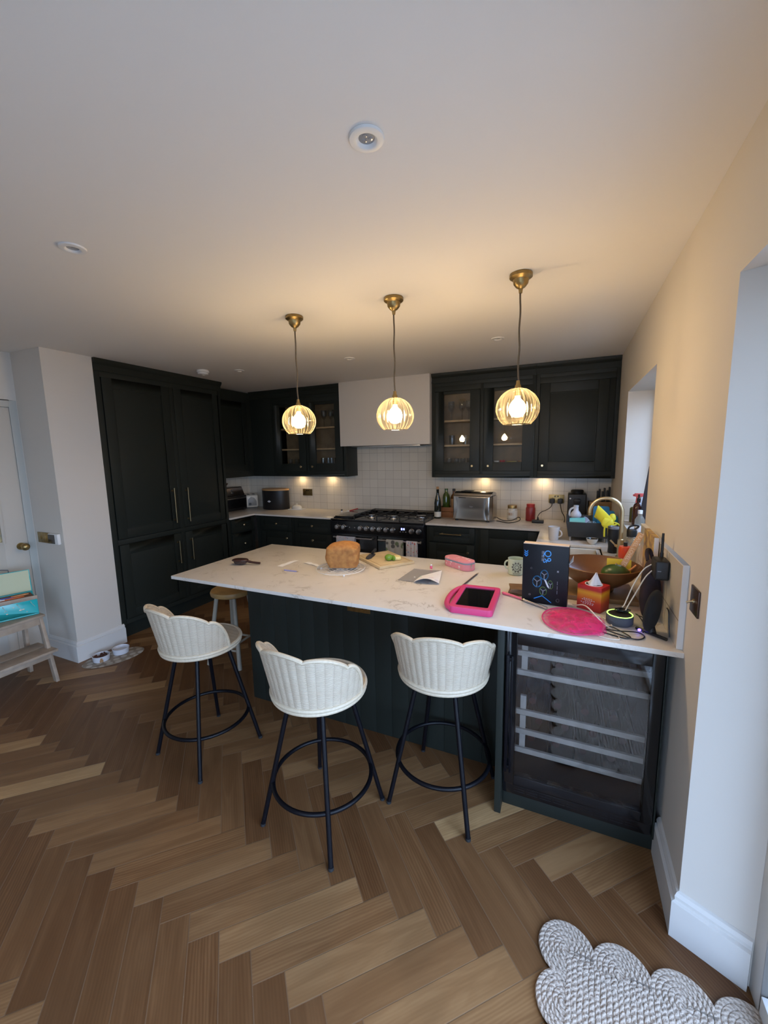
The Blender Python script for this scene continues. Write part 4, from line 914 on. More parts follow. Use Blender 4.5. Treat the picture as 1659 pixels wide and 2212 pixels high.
# pens and tablet
M_DARKW = mat('dark_pencil_wood', (.045, .025, .022), rough=.4)
pencil('pencil', 'dark brown pencil between the pink tablet and the pencil case', (-.882, .43, ZT+.004), (-.849, .698, ZT+.004), .0042, M_DARKW, 'pencil')
M_PINK = mat('pink_foam', (0.62, 0.045, 0.17), rough=.5); M_SCREEN = mat('black_screen', (.004, .004, .005), rough=.06, spec=.6)
t = thing('tablet', 'tablet in a chunky pink foam case with carry handle, screen dark', 'tablet', (-.768, .225, ZT), math.radians(2)); b = B()
hx, hy = .096, .165
def rbox(hx0, hx1, hy0, hy1, r):
    out = []
    for cx, cy, a0 in ((hx1-r, hy1-r, 0), (hx0+r, hy1-r, 90), (hx0+r, hy0+r, 180), (hx1-r, hy0+r, 270)): out += [(cx+r*math.cos(math.radians(a0+k*15)), cy+r*math.sin(math.radians(a0+k*15))) for k in range(7)]
    return out
def ring(b, outer, inner, z0, z1):
    n = len(outer); vs = [(x, y, z) for z in (z0, z1) for (x, y) in outer] + [(x, y, z) for z in (z0, z1) for (x, y) in inner]; fs = []
    for i in range(n):
        j = (i+1) % n; fs += [(i, j, n+j, n+i), (2*n+j, 2*n+i, 3*n+i, 3*n+j), (n+i, n+j, 3*n+j, 3*n+i), (j, i, 2*n+i, 2*n+j)]
    b.add(vs, fs)
ring(b, rbox(-hx, hx, -hy, hy, .022), rbox(-.072, .072, -.132, .132, .006), .0, .030); b.prism(rbox(-.085, .085, -.15, .15, .01), .001, .020); b.build('foam_case', M_PINK, t, bevel=.004)
b = B(); pts = [(-hx+.012, .150, .015), (-hx-.012, .128, .015), (-hx-.028, .07, .015), (-hx-.031, 0, .015), (-hx-.028, -.07, .015), (-hx-.012, -.128, .015), (-hx+.012, -.150, .015)]; b.tube(pts, .0130, n=10, smooth=2); b.build('carry_handle', M_PINK, t)
b = B(); b.box(-.0715, .0715, -.1315, .1315, .0205, .024); b.build('screen', M_SCREEN, t)
M_PINKP = mat('pink_paint', (.70, .13, .20), rough=.35)
t = thing('paintbrush', 'long pink handled paintbrush with metal ferrule, right of the tablet', 'paintbrush', (-.60, .34, ZT)); b = B(t.location)
b.tube([(-.668, .385, ZT+.008), (-.62, .358, ZT+.009), (-.57, .327, ZT+.008)], [.006, .0075, .0055], n=10, smooth=1); b.build('handle', M_PINKP, t)
b = B(t.location); b.cyl((-.57, .327, ZT+.008), (-.535, .305, ZT+.008), .0055, .005, n=12); b.build('ferrule', M_BRASS2, t); b = B(t.location); b.cyl((-.535, .305, ZT+.008), (-.505, .287, ZT+.006), .0045, .001, n=10); b.build('bristles', M_BRISTLE, t)
# coasters, mug, drone box
M_CORK = mat('dark_oak_coaster', (.20, .105, .045), rough=.55, var=(20, .3))
for i in range(4):
    t = thing('coaster', ('bottom', 'second', 'third', 'topmost')[i]+' square wooden coaster of the stack left of the black box', 'coaster', (-.592, .435, ZT+.0002+i*.0082), math.radians((8, -3, 4, 12)[i]), 'wooden coasters'); b = B(); b.box(-.048, .048, -.048, .048, 0, .008); b.build('tile', M_CORK, t, bevel=.0015)
M_MINT = mat('mint_glaze', (.50, .58, .47), rough=.2); M_GREYPRINT = mat('grey_print', (.10, .10, .10), rough=.5)
def mug(t, r0, r1, h, m, handle_ang, hr=.026, th=.0035):
    b = B(); b.lathe([(0, 0), (r0*.9, 0), (r0, .004), (r1, h), (r1-th, h), (r0-th, .008), (0, .007)], n=40); b.build('cup', m, t)
    ca, sa = math.cos(handle_ang), math.sin(handle_ang); rr = (r0+r1)/2; pts = []
    for k in range(9):
        a = -PI/2+PI*k/8; d = rr-.003+hr*.95*math.cos(a); pts.append((d*ca, d*sa, h*.52+hr*math.sin(a)))
    b = B(); b.tube(pts, .005, n=8, smooth=1); b.build('handle', m, t)
t = thing('mug', 'mint green mug with a grey crest, half behind the black box', 'mug', (-.648, .765, ZT)); mug(t, .043, .045, .094, M_MINT, math.radians(168))
b = B(); R_ = .0452
def onmug(a, z, r=R_): a = math.radians(a); return (r*math.cos(a), r*math.sin(a), z)
for (r0_, n_) in ((.011, 20), (.021, 24)): b.tube([onmug(283+math.degrees(r0_*math.cos(2*PI*i/n_)/R_), .050+r0_*math.sin(2*PI*i/n_), R_-.0004) for i in range(n_)], .0016, n=4, closed=True)
for k in range(10): a = 2*PI*k/10; b.sphere(onmug(283+math.degrees(.0265*math.cos(a)/R_), .050+.0265*math.sin(a), R_-.0008), .0042, 8, 6)
b.build('crest_print', M_GREYPRINT, t)
for i, c in enumerate('BEKEY'):
    a = math.radians(283+(i-2)*11); T = Matrix.Translation((.0449*math.cos(a), .0449*math.sin(a), .012)) @ rz4(a+PI/2) @ Matrix.Rotation(PI/2, 4, 'X'); text_mesh('lettering', c, .011, M_GREYPRINT, t, T, .0003)
M_BOX = mat('black_printed_card', (.005, .005, .008), rough=.42, spec=.25); M_CARD = mat('bare_card_edge', (.70, .56, .45), rough=.7); M_BLUE = mat('blue_print', (.02, .24, .68), rough=.4); M_LBLUE = mat('light_blue_print', (.06, .33, .78), rough=.4); M_GRN = mat('green_print', (.26, .50, .16), rough=.4); M_WPRINT = mat('white_print', (.62, .62, .66), rough=.4); M_GPRINT = mat('grey_fine_print', (.22, .22, .26), rough=.5)
BX0, BX1, BH, BD = -.0985, .0985, .280, .046
t = thing('toy_drone_box', 'tall black toy drone box standing on the bar, blue drone printed on it', 'box', (-.4735, .3145, ZT), math.radians(-4.4)); b = B()
b.box(BX0, BX1, 0, BD, 0, BH); b.build('carton', M_BOX, t, bevel=.002)
b = B(); b.box(BX0+.001, BX1-.001, .001, BD-.001, BH, BH+.0035); b.build('pale_lid_edge', M_CARD, t, bevel=.001)
b = B(); b.add([(BX1+.0005, .008, .20), (BX1+.0005, .040, .20), (BX1+.016, .040, .235), (BX1+.016, .008, .215), (BX1+.0012, .008, .199), (BX1+.0012, .040, .199), (BX1+.017, .040, .2345), (BX1+.017, .008, .2145)], [(0, 1, 2, 3), (4, 7, 6, 5), (0, 3, 7, 4), (1, 5, 6, 2), (3, 2, 6, 7), (0, 4, 5, 1)]); b.build('paper_flap', M_PAPER, t)
def bx(u, v): return (BX0+(BX1-BX0)*u, BH*(1-v))                     # u right, v down, 0..1 on the front
def onbox(u, v, rot=-90, d=.0004):
    x, z = bx(u, v); return Matrix.Translation((x, -d, z)) @ Matrix.Rotation(PI/2, 4, 'X') @ rz4(math.radians(rot))
text_mesh('logo_lettering', 'Q9', .042, M_LBLUE, t, onbox(.545, .175), .0003)
text_mesh('logo_lettering', 's', .034, M_LBLUE, t, onbox(.51, .275), .0003)
b = B()
for (u0, u1, v0, v1) in ((.455, .475, .10, .27), (.435, .449, .10, .27), (.42, .427, .10, .27), (.775, .785, .585, .80)):
    x0, z0 = bx(u0, v0); x1, z1 = bx(u1, v1); n_ = 14
    for k in range(n_):
        if (k*7) % 5 == 3: continue
        za = z0+(z1-z0)*k/n_; zb = z0+(z1-z0)*(k+.82)/n_; b.box(x0, x1, -.0006, -.0001, min(za, zb), max(za, zb))
b.build('small_print', M_GPRINT, t)
b = B(); F = lambda u, v, d: (u, -d, v)
for i, cm in enumerate((0, 1, 2)):
    x, z = bx(.075, .125+i*.034); b.prism([(x-.008, z+.006), (x, z-.002), (x+.008, z+.006), (x+.008, z+.001), (x, z-.007), (x-.008, z+.001)], .0002, .0007, fr=F)
x, z = bx(.46, .865); b.prism([(x-.036, z-.014), (x, z+.004), (x+.040, z-.024), (x+.040, z-.028), (x, z+.0005), (x-.036, z-.018)], .0002, .0007, fr=F); b.build('blue_chevrons', M_BLUE, t)
def annulus(b, u, v, ru, rv, w, tilt=0, d0=.0002, d1=.0008, n=40, a0=0, a1=2*PI):
    x, z = bx(u, v); c, s = math.cos(tilt), math.sin(tilt); o_, i_ = [], []
    for k in range(n):
        a = 2*PI*k/n; p = lambda q: (x+(ru*q)*math.cos(a)*c-(rv*q)*math.sin(a)*s, z+(ru*q)*math.cos(a)*s+(rv*q)*math.sin(a)*c); o_.append(p(1)); i_.append(p(1-w))
    for k in range(n):
        k2 = (k+1) % n; b.prism([o_[k], o_[k2], i_[k2], i_[k]], d0, d1, fr=F)
rot4 = ((.49, .50, .018, .025, 0, M_LBLUE), (.335, .625, .021, .029, 0, M_LBLUE), (.63, .655, .0115, .021, .1, M_GRN), (.475, .775, .0165, .021, .05, M_GRN))
for (u, v, ru, rv, ti, m) in rot4:
    b = B(); annulus(b, u, v, ru, rv, .20 if m is M_LBLUE else .17, ti); k_ = b.build('printed_rotor_guard', m, t)
    b = B(); x, z = bx(u, v)
    for k in range(3):
        a = k*2*PI/3+.5; dx, dz = ru*.8*math.cos(a), rv*.8*math.sin(a); nx, nz = -math.sin(a)*.0016, math.cos(a)*.0016; b.prism([(x+nx, z+nz), (x+dx+nx, z+dz+nz), (x+dx-nx, z+dz-nz), (x-nx, z-nz)], .0002, .0006, fr=F)
    b.build('printed_blades', M_GPRINT, k_)
b = B(); x, z = bx(.55, .645); b.prism([(x-.012, z+.020), (x-.004, z+.018), (x+.010, z-.012), (x+.011, z-.022), (x+.002, z-.012)], .0009, .0013, fr=F); b.build('printed_body', M_WPRINT, t)
text_mesh('small_lettering', 'SE', .010, M_WPRINT, t, onbox(.78, .42), .0003)
b = B(); annulus(b, .80, .905, .0075, .0085, .25); annulus(b, .20, .405, .0045, .0048, .5); b.build('round_badges', M_GPRINT, t)
b = B(); annulus(b, .18, .86, .005, .005, .6); b.build('grey_spot', M_GPRINT, t)

# butterfly net
M_NETP = bpy.data.materials.new('pink_net'); M_NETP.use_nodes = True; nt_ = M_NETP.node_tree; nt_.nodes.clear(); N_ = nt_.nodes.new; o_ = N_('ShaderNodeOutputMaterial'); mx_ = N_('ShaderNodeMixShader'); tr_ = N_('ShaderNodeBsdfTransparent'); df_ = N_('ShaderNodeBsdfDiffuse'); co_ = N_('ShaderNodeTexCoord'); ns_ = N_('ShaderNodeTexNoise'); mr_ = N_('ShaderNodeMapRange')
tr_.inputs['Color'].default_value = (1, .86, .90, 1); df_.inputs['Color'].default_value = (.85, .06, .25, 1); ns_.inputs['Scale'].default_value = 16; ns_.inputs['Distortion'].default_value = 1.5; mr_.inputs[1].default_value = .38; mr_.inputs[2].default_value = .64; mr_.inputs[3].default_value = .10; mr_.inputs[4].default_value = .55
nt_.links.new(co_.outputs['Object'], ns_.inputs['Vector']); nt_.links.new(ns_.outputs['Fac'], mr_.inputs[0]); nt_.links.new(mr_.outputs[0], mx_.inputs[0]); nt_.links.new(tr_.outputs[0], mx_.inputs[1]); nt_.links.new(df_.outputs[0], mx_.inputs[2]); nt_.links.new(mx_.outputs[0], o_.inputs[0])
t = thing('butterfly_net', 'bright pink toy net with a long silver handle at the bar front edge', 'net', (-.36, .145, ZT)); b = B(t.location)
hoop = [(-.358+.112*math.cos(a)+.012*math.sin(a), .145+.140*math.sin(a)-.02*math.cos(a), ZT+.007) for a in [2*PI*i/48 for i in range(48)]]
b.tube(hoop, .0028, n=8, closed=True); b.build('hoop', M_PINK, t)
for s_, (am, fx) in enumerate(((.010, 19), (.016, 27), (.006, 14))):
    b = B(t.location)
    def net(u, v, s_=s_, am=am, fx=fx):
        a = 2*PI*u; r = v**.8; x = -.358+(.112*math.cos(a)+.012*math.sin(a))*r; y = .145+(.140*math.sin(a)-.02*math.cos(a))*r
        if s_ > 0: x += .02*s_*(1-r)+.012*s_; y -= .012*s_*r; x = max(-.47, min(-.235, x)); y = max(.012, y)
        k = noise.noise(Vector((x*fx, y*fx, s_*3.1))); return (x, y, ZT+.004+s_*.002+(1-r*r*.85)*.02*(.5+.4*s_)+am*abs(k)*(1.1-r*.8))
    b.grid(net, 48, 12, closed_u=True); b.build('netting', M_NETP, t)
b = B(t.location); b.cyl((-.455, .246, ZT+.008), (-.560, .312, ZT+.010), .0058, n=14); b.build('silver_handle', M_CHROME, t)

# tissue box
def band_mat():
    m, t_, p = newmat('red_orange_printed_card'); N = t_.nodes.new; L = t_.links.new; co = N('ShaderNodeTexCoord'); s = N('ShaderNodeSeparateXYZ'); L(co.outputs['Object'], s.inputs[0])
    r = N('ShaderNodeValToRGB'); mr = N('ShaderNodeMapRange'); mr.inputs[1].default_value = 0; mr.inputs[2].default_value = .112; L(s.outputs['Z'], mr.inputs[0]); L(mr.outputs[0], r.inputs['Fac'])
    e = r.color_ramp.elements; e[0].position = 0; e[0].color = (.42, .02, .022, 1); e[1].position = 1; e[1].color = (.52, .02, .02, 1)
    for q, c in ((.35, (.48, .045, .018)), (.58, (.60, .17, .015)), (.72, (.66, .30, .02)), (.80, (.58, .16, .015)), (.86, (.42, .025, .02))): x = e.new(q); x.color = c+(1,)
    L(r.outputs[0], p.inputs['Base Color']); p.inputs['Roughness'].default_value = .4; return m
t = thing('tissue_box', 'red and orange cube tissue box with a white tissue pulled up', 'tissue box', (-.2690, .343, ZT), math.radians(-27)); b = B(); b.box(-.052, .052, -.043, .043, 0, .112); b.build('carton', band_mat(), t, bevel=.002)
b = B(); b.lathe([(.0, .1122), (.034, .1122), (.034, .1128), (0, .1128)], n=32); o = b.build('opening', M_RUBBER, t)
b = B(); b.tube([(.0345*math.cos(2*PI*i/36), .0345*math.sin(2*PI*i/36), .1125) for i in range(36)], .002, n=6, closed=True); b.build('film_rim', M_PAPER, t)
b = B()
def tis(u, v): a = 2*PI*u; r = (.024*(1-v)**1.2+.003)*(1+.22*math.sin(3*a+v*2)+.10*math.sin(7*a)); return (r*math.cos(a)+.008*v, r*math.sin(a), .1135+.056*v*(1-.25*abs(math.sin(a*1.5))))
b.grid(tis, 40, 10, closed_u=True, thick=.0006); b.build('tissue', M_PAPER, t)
b = B()
for i, z in enumerate((.052, .046, .040, .034, .028)):
    w = (.022, .030, .016, .034, .026)[i]
    for k in range(int(w/.005)): b.box(-w+k*.010, -w+k*.010+.006, -.0436, -.0431, z, z+.0022)
b.build('small_print', M_WPRINT, t)

# fruit bowl on a board
M_BOWL = mat('mango_wood', (.165, .062, .018), rough=.4, var=(9, .35), coat=.2); M_DBOARD = mat('acacia_board', (.33, .20, .09), rough=.5, var=(9, .35))
t = thing('serving_board', 'thick wooden board lying under the fruit bowl', 'board', (-.23, .56, ZT), math.radians(2)); b = B(); b.box(-.155, .15, -.13, .14, 0, .022); b.build('board', M_DBOARD, t, bevel=.003)
t = thing('fruit_bowl', 'large shallow brown wooden fruit bowl behind the tissue box', 'bowl', (-.240, .568, ZT+.023)); b = B()
b.lathe([(0, 0), (.070, 0), (.074, .012), (.066, .018), (.10, .034), (.150, .072), (.178, .108), (.186, .128), (.181, .131), (.172, .112), (.142, .078), (.09, .044), (0, .034)], n=64); b.build('bowl', M_BOWL, t)
M_MELON = mat('watermelon_rind', (.022, .055, .012), rough=.3, var=(26, .4), c2=(.045, .10, .02)); zb = ZT+.023
t = thing('watermelon', 'dark green round melon in the front of the fruit bowl', 'melon', (-.172, .500, zb+.105)); b = B(); b.sphere((0, 0, 0), (.060, .054, .043), 32, 20); b.build('rind', M_MELON, t)
b = B(); b.cyl((.0, .0, .042), (.002, .002, .048), .004, n=10); b.build('stem', M_OAK, t)
M_YELLOW = mat('yellow_card', (.72, .58, .045), rough=.55); M_LEMON = mat('lemon_skin', (.75, .56, .03), rough=.4, bump=(120, .3))
t = thing('lemon', 'yellow lemon low in the left of the fruit bowl', 'lemon', (-.290, .500, zb+.078), .5); b = B(); b.lathe([(0, -.030), (.006, -.028), (.020, -.016), (.024, 0), (.020, .016), (.007, .027), (.004, .031), (0, .033)], n=24, T=Matrix.Rotation(PI/2, 4, 'Y')); b.build('peel', M_LEMON, t)
t = thing('yellow_notebook', 'bright yellow square card propped in the fruit bowl behind the melon', 'card', (-.150, .580, zb+.070), math.radians(-4)); T = Matrix.Rotation(math.radians(-16), 4, 'X'); b = B(); b.box(-.052, .052, -.002, .002, .016, .084, T=T); b.build('cover', M_YELLOW, t, bevel=.001)
M_APRICOT = mat('orange_peel', (.70, .26, .08), rough=.45); t = thing('carrot', 'small orange carrot tip at the right rim of the fruit bowl', 'carrot', (-.105, .515, zb+.125)); b = B(); b.tube([(-.012, -.004, -.006), (0, 0, .004), (.018, .006, .022)], [.004, .007, .004], n=10, smooth=1); b.build('root', M_APRICOT, t)
M_RULER = mat('printed_birch_strip', (.62, .36, .18), rough=.5); M_RTEXT = mat('pale_lettering', (.80, .66, .52), rough=.6)
a0, a1 = Vector((-.148, .545, 1.050)), Vector((-.062, .600, 1.229)); t = thing('wooden_sign_strip', 'narrow wooden strip with pale lettering leaning up out of the fruit bowl', 'sign', a0); d = (a1-a0); L_ = d.length; zx = d.normalized(); view = (Vector(CAM[:3])-a0).normalized(); yx = view.cross(zx).normalized(); nx = zx.cross(yx).normalized(); nx = nx if nx.dot(view) > 0 else -nx; yx = nx.cross(zx)
T = Matrix((zx, yx, nx)).transposed().to_4x4(); b = B(); b.box(0, L_, -.0135, .0135, -.002, .002, T=T); b.build('strip', M_RULER, t, bevel=.0008)
text_mesh('lettering', 'TRAVEL LOVEL TOD', .0225, M_RTEXT, t, T @ Matrix.Translation((L_*.52, 0, .0022)) @ rz4(PI), .0002, sx=1.0)

# smart speaker, cables, black lamp, router, bag and book by the wall
M_FABRIC = mat('charcoal_fabric', (.085, .092, .105), rough=.95, bump=(400, .5)); M_DKFAB = mat('black_fabric', (.010, .010, .011), rough=.95, bump=(420, .6)); M_RING = mat('green_light_ring', (.5, 1, .2), emit=((.38, 1.0, .10), 5.0)); M_BLUELED = mat('blue_led', (.1, .1, 1), emit=((.10, .06, 1.0), 9.0))
t = thing('smart_speaker', 'round charcoal smart speaker with glowing green ring', 'smart speaker', (-.178, .203, ZT)); b = B(); b.lathe([(0, 0), (.044, 0), (.049, .006), (.0495, .032), (.047, .039)], n=48); b.build('fabric_body', M_FABRIC, t)
b = B(); b.lathe([(.0445, .0385), (.040, .0425), (0, .043)], n=48, cap=False); b.build('top_disc', M_BLACK, t)
b = B(); b.tube([(.0458*math.cos(2*PI*i/56), .0458*math.sin(2*PI*i/56), .0405) for i in range(56)], .0014, n=6, closed=True); b.build('light_ring', M_RING, t)
M_WCABLE = mat('white_cable', (.72, .66, .58), rough=.4); M_BCABLE = mat('black_cable', (.008, .008, .009), rough=.4)
def cable(label, pts, r=.0022, m=M_BCABLE, name='cable', cat='cable', plug=None):
    o = Vector(pts[len(pts)//2]); t = thing(name, label, cat, o); b = B(o); b.tube(pts, r, n=8, smooth=3); b.build('lead', m, t)
    if plug: b = B(o); T = TR(plug[0], plug[2]); b.box(*plug[1], T=T); b.build('plug', plug[3], t, bevel=.0015)
    return t
zc = ZT+.0026
cable('white charging cable looping over the pink net in front of the tissue box', [(-.350, .345, zc+.004), (-.338, .29, zc+.020), (-.310, .225, zc+.052), (-.285, .165, zc+.050), (-.255, .125, zc+.028), (-.222, .125, zc), (-.205, .150, zc), (-.215, .20, zc), (-.236, .232, zc+.002)], .0026, M_WCABLE, plug=((-.262, .218, ZT), (-.014, .014, -.008, .008, 0, .014), .4, M_WHITE))
cable('white cable strand lying at the bar front edge beside the net', [(-.262, .035, zc), (-.235, .022, zc), (-.205, .022, zc), (-.190, .035, zc), (-.20, .07, zc), (-.215, .125, zc)], .0020, M_WCABLE)
cable('black cable tangle in front of the smart speaker', [(-.265, .085, zc), (-.215, .062, zc), (-.17, .044, zc), (-.148, .058, zc+.003), (-.19, .11, zc+.005), (-.215, .145, zc+.003), (-.245, .10, zc+.006), (-.20, .088, zc+.008), (-.14, .115, zc+.004), (-.112, .122, zc), (-.102, .085, zc), (-.135, .045, zc), (-.18, .055, zc+.006), (-.24, .085, zc+.009)], .0024)
cable('black cable rising from the tangle behind the smart speaker', [(-.105, .13, zc), (-.095, .165, zc+.02), (-.115, .195, zc+.045), (-.122, .22, zc+.04), (-.108, .26, zc+.02), (-.06, .27, zc+.002)], .0022)
t = thing('cable_bundle', 'knot of black plugs and leads lying on top of the smart speaker', 'cable', (-.17, .22, ZT+.046)); b = B(t.location)
rr = random.Random(5); pts = [(-.17+.030*math.cos(k*1.9)+rr.uniform(-.006, .006), .218+.022*math.sin(k*2.3), ZT+.0470+.010*rr.random()) for k in range(16)]; b.tube(pts, .003, n=7, smooth=2); b.build('leads', M_BCABLE, t)
cable('pair of white cables hanging from the black router to the speaker, left strand', [(-.070, .275, 1.160), (-.098, .270, 1.140), (-.128, .265, 1.075), (-.150, .255, 1.01), (-.160, .240, .985), (-.168, .225, .983)], .0024, M_WCABLE)
cable('white cable hanging right of its twin between router and speaker', [(-.070, .255, 1.140), (-.092, .256, 1.11), (-.112, .254, 1.06), (-.135, .245, 1.01), (-.150, .228, .985), (-.158, .208, .976)], .0024, M_WCABLE)
t = thing('table_fan', 'flat black oval device on a bar foot in front of the tiled upstand', 'fan', (-.078, .140, ZT)); T = Matrix.Translation((0, 0, .092)) @ rz4(math.radians(62)) @ Matrix.Rotation(math.radians(6), 4, 'X'); b = B(); b.sphere((0, 0, 0), (.056, .022, .084), 36, 20, T=T, e=.9); b.build('oval_body', M_DKFAB, t)
b = B(); b.tube([(-.045, .025, .006), (0, -.02, .007), (.042, -.055, .006)], .006, n=10, smooth=2); b.cyl((0, -.005, .005), (0, 0, .03), .018, .012, n=16); b.build('foot', M_BLACK, t)
b = B(); b.sphere((-.040, -.012, .012), (.006, .005, .005), 12, 8); b.build('status_light', M_BLUELED, t)
cable('short black lead bowing out behind the oval device', [(-.028, .165, ZT+.10), (-.024, .150, ZT+.095), (-.024, .14, ZT+.06), (-.022, .125, ZT+.02), (-.022, .118, zc)], .0022)
t = thing('wifi_router', 'black wifi plug with an upright antenna fixed to the tiled upstand', 'router', (-.02, .25, 1.15)); b = B(t.location); b.box(-.068, -.0195, .205, .295, 1.115, 1.192); b.build('casing', M_BLACK, t, bevel=.008, seg=3)
b = B(t.location); b.box(-.060, -.048, .2038, .2049, 1.150, 1.153); b.build('light_strip', M_GPRINT, t)
b = B(t.location); b.cyl((-.036, .283, 1.1925), (-.036, .283, 1.21), .007, n=12); b.cyl((-.036, .283, 1.21), (-.036, .283, 1.29), .0055, .0045, n=12); b.build('antenna', M_BLACK, t)
M_PLUM = mat('dark_plum_fabric', (.014, .008, .012), rough=.8, var=(12, .5), c2=(.035, .018, .03), bump=(40, .6))
t = thing('fabric_bag', 'dark plum patterned bag slumped against the upstand beside the fruit bowl', 'bag', (-.060, .322, ZT)); b = B(); b.sphere((0, 0, .125), (.034, .040, .124), 26, 18, e=.75, wob=.18, seed=3); b.build('pouch', M_PLUM, t)
b = B(); b.tube([(-.01, .03, .235), (-.015, .05, .275), (.0, .065, .28), (.01, .055, .24)], .008, n=8, smooth=2); b.build('strap', M_PLUM, t)
M_ART = mat('yellow_picture_print', (.60, .40, .10), rough=.5, var=(30, .0), c2=(.20, .12, .10)); M_REDG = mat('red_gift_print', (.60, .06, .05), rough=.5)
t = thing('recipe_book', 'tall yellow picture book standing against the upstand behind the bag', 'book', (-.030, .545, ZT)); b = B(t.location); b.box(-.042, -.021, .425, .665, ZT+.0005, 1.245); b.build('cover', M_ART, t, bevel=.0015)
b = B(t.location); b.box(-.040, -.023, .423, .4255, ZT+.004, 1.243); b.build('pages', M_PAPER, t)
t = thing('gift_bag', 'small red and pink paper packet behind the plum bag', 'packet', (-.043, .392, ZT+.0005), .2); b = B(); b.sphere((0, 0, .115), (.014, .020, .125), 16, 12, e=.6, wob=.12, seed=8); b.build('packet', M_REDG, t)
# wall switch
t = thing('light_switch', 'bronze toggle light switch on the right wall beside the bar', 'light switch', (0, -.073, 1.134)); b = B(t.location); b.box(-.006, -.0005, -.117, -.030, 1.091, 1.178); b.build('faceplate', mat('bronze_plate', (.085, .055, .045), rough=.35, metal=.9), t, bevel=.0012)
b = B(t.location); b.cyl((-.006, -.073, 1.134), (-.010, -.073, 1.134), .008, n=16); b.cyl((-.009, -.073, 1.134), (-.026, -.073, 1.128), .0028, .0036, n=12); b.build('toggle', M_BRASS2, t)

# ------------------------------------------------------------------ back counter, left of the cooker
t = thing('mini_oven', 'black mini oven with chrome handle in the left counter corner', 'mini oven', (-4.43, 2.33, ZT)); b = B(t.location)
b.box(-4.53, -4.335, 2.06, 2.585, ZT+.012, 1.115); b.build('body', M_BLACK, t, bevel=.008)
b = B(t.location); b.prism([(2.07, 1.116), (2.575, 1.116), (2.52, 1.232), (2.12, 1.232)], -4.52, -4.345, fr=lambda u, v, d: (d, u, v)); b.build('lid', mat('smoked_metal', (.16, .13, .11), rough=.25, metal=.9), t, bevel=.012, seg=3)
b = B(t.location); b.box(-4.335, -4.331, 2.09, 2.555, .955, 1.07); b.build('oven_window', M_BLACKGLOSS, t)
b = B(t.location); b.cyl((-4.312, 2.10, 1.088), (-4.312, 2.55, 1.088), .009, n=14)
for y in (2.13, 2.52): b.cyl((-4.334, y, 1.088), (-4.312, y, 1.088), .006, n=10)
b.build('handle', M_CHROME, t)
b = B(t.location)
for (y, z) in ((2.33, 1.19), (2.345, 1.16)): b.cyl((-4.346, y, z), (-4.332, y, z), .012, n=14)
b.build('dial', M_CHROME, t)
for k, (x, y) in enumerate(((-4.5, 2.1), (-4.36, 2.1), (-4.5, 2.54), (-4.36, 2.54))): b = B(t.location); b.cyl((x, y, ZT), (x, y, ZT+.0125), .012, n=12); b.build('foot', M_RUBBER, t)
t = thing('wooden_bowl', 'brown wooden bowl sitting on top of the black mini oven', 'bowl', (-4.43, 2.24, 1.2325)); b = B(); b.lathe([(0, 0), (.055, 0), (.095, .055), (.090, .056), (.05, .010), (0, .008)], n=36); b.build('bowl', M_BOWL, t)
M_CREAM = mat('cream_enamel', (.60, .56, .48), rough=.3); 
t = thing('toaster', 'cream toaster with a dark dial between the mini oven and bread bin', 'toaster', (-4.395, 2.735, ZT), math.radians(48)); b = B(); b.box(-.085, .085, -.10, .11, .012, .185); b.build('body', M_CREAM, t, bevel=.028, seg=4)
b = B(); b.prism([(-.05, .035), (.06, .035), (.06, .10), (.03, .145), (-.01, .16), (-.05, .12)], .1005, .1035, fr=lambda u, v, d: (u, -d, v)); b.build('control_panel', mat('grey_panel', (.22, .21, .19), rough=.4), t, bevel=.003)
b = B(); b.cyl((-.025, -.103, .060), (-.025, -.112, .060), .017, n=20); b.build('dial', M_BLACK, t)
b = B(); b.box(-.05, -.02, -.07, .08, .1845, .1862); b.box(.02, .05, -.07, .08, .1845, .1862); b.build('slot', M_BLACK, t)
b = B(); b.box(-.075, .075, -.085, .095, 0, .0125); b.build('base', M_BLACK, t)
M_BIN = mat('black_lacquered_tin', (.011, .011, .012), rough=.4)
t = thing('bread_bin', 'black oval bread bin with a bamboo lid on the left counter', 'bread bin', (-3.965, 2.735, ZT)); b = B(); T = Matrix.Diagonal((1, .66, 1, 1)); b.lathe([(0, 0), (.196, 0), (.200, .006), (.200, .250), (.194, .252), (0, .252)], n=56, T=T); b.build('body', M_BIN, t)
b = B(); b.lathe([(0, .2525), (.201, .2525), (.203, .258), (.201, .270), (0, .271)], n=56, T=T); b.build('lid', mat('bamboo', (.52, .30, .12), rough=.5), t)
b = B(); y_ = -.1325; b.prism([(-.03, .112), (0, .128), (.03, .112), (.0, .096)], .1305, .1335, fr=lambda u, v, d: (u-.005, -d, v)); b.build('badge', M_WPRINT, t, bevel=.001)
t = thing('butter_dish', 'lidded white china butter dish left of the cooker', 'butter dish', (-3.642, 2.755, ZT), .1); b = B(); b.box(-.10, .10, -.065, .065, 0, .010); b.build('plate', M_WHITE, t, bevel=.006)
M_CHINA = mat('white_china', (.70, .67, .60), rough=.15, coat=.3)
b = B(); b.sphere((0, 0, .0105), (.078, .050, .068), 28, 16, e=.7); b2 = B(); b2.lathe([(0, .010), (.001, .010)], n=8)
b = B(); e_ = [(.0, .062), (.030, .060), (.055, .052), (.070, .036), (.074, .0105)]; b.lathe([(r, z) for r, z in e_[::-1]], n=36, T=Matrix.Diagonal((1, .68, 1, 1))); b.sphere((0, 0, .070), (.012, .012, .011), 14, 10); b.build('lid', M_CHINA, t)
t = thing('double_socket', 'brass double wall socket above the butter dish on the tiles', 'socket', (-3.552, 2.889, 1.137)); socket_uk(t, frY(2.8885), -3.552, 1.137)
M_RED = mat('red_silicone', (.40, .025, .03), rough=.4)
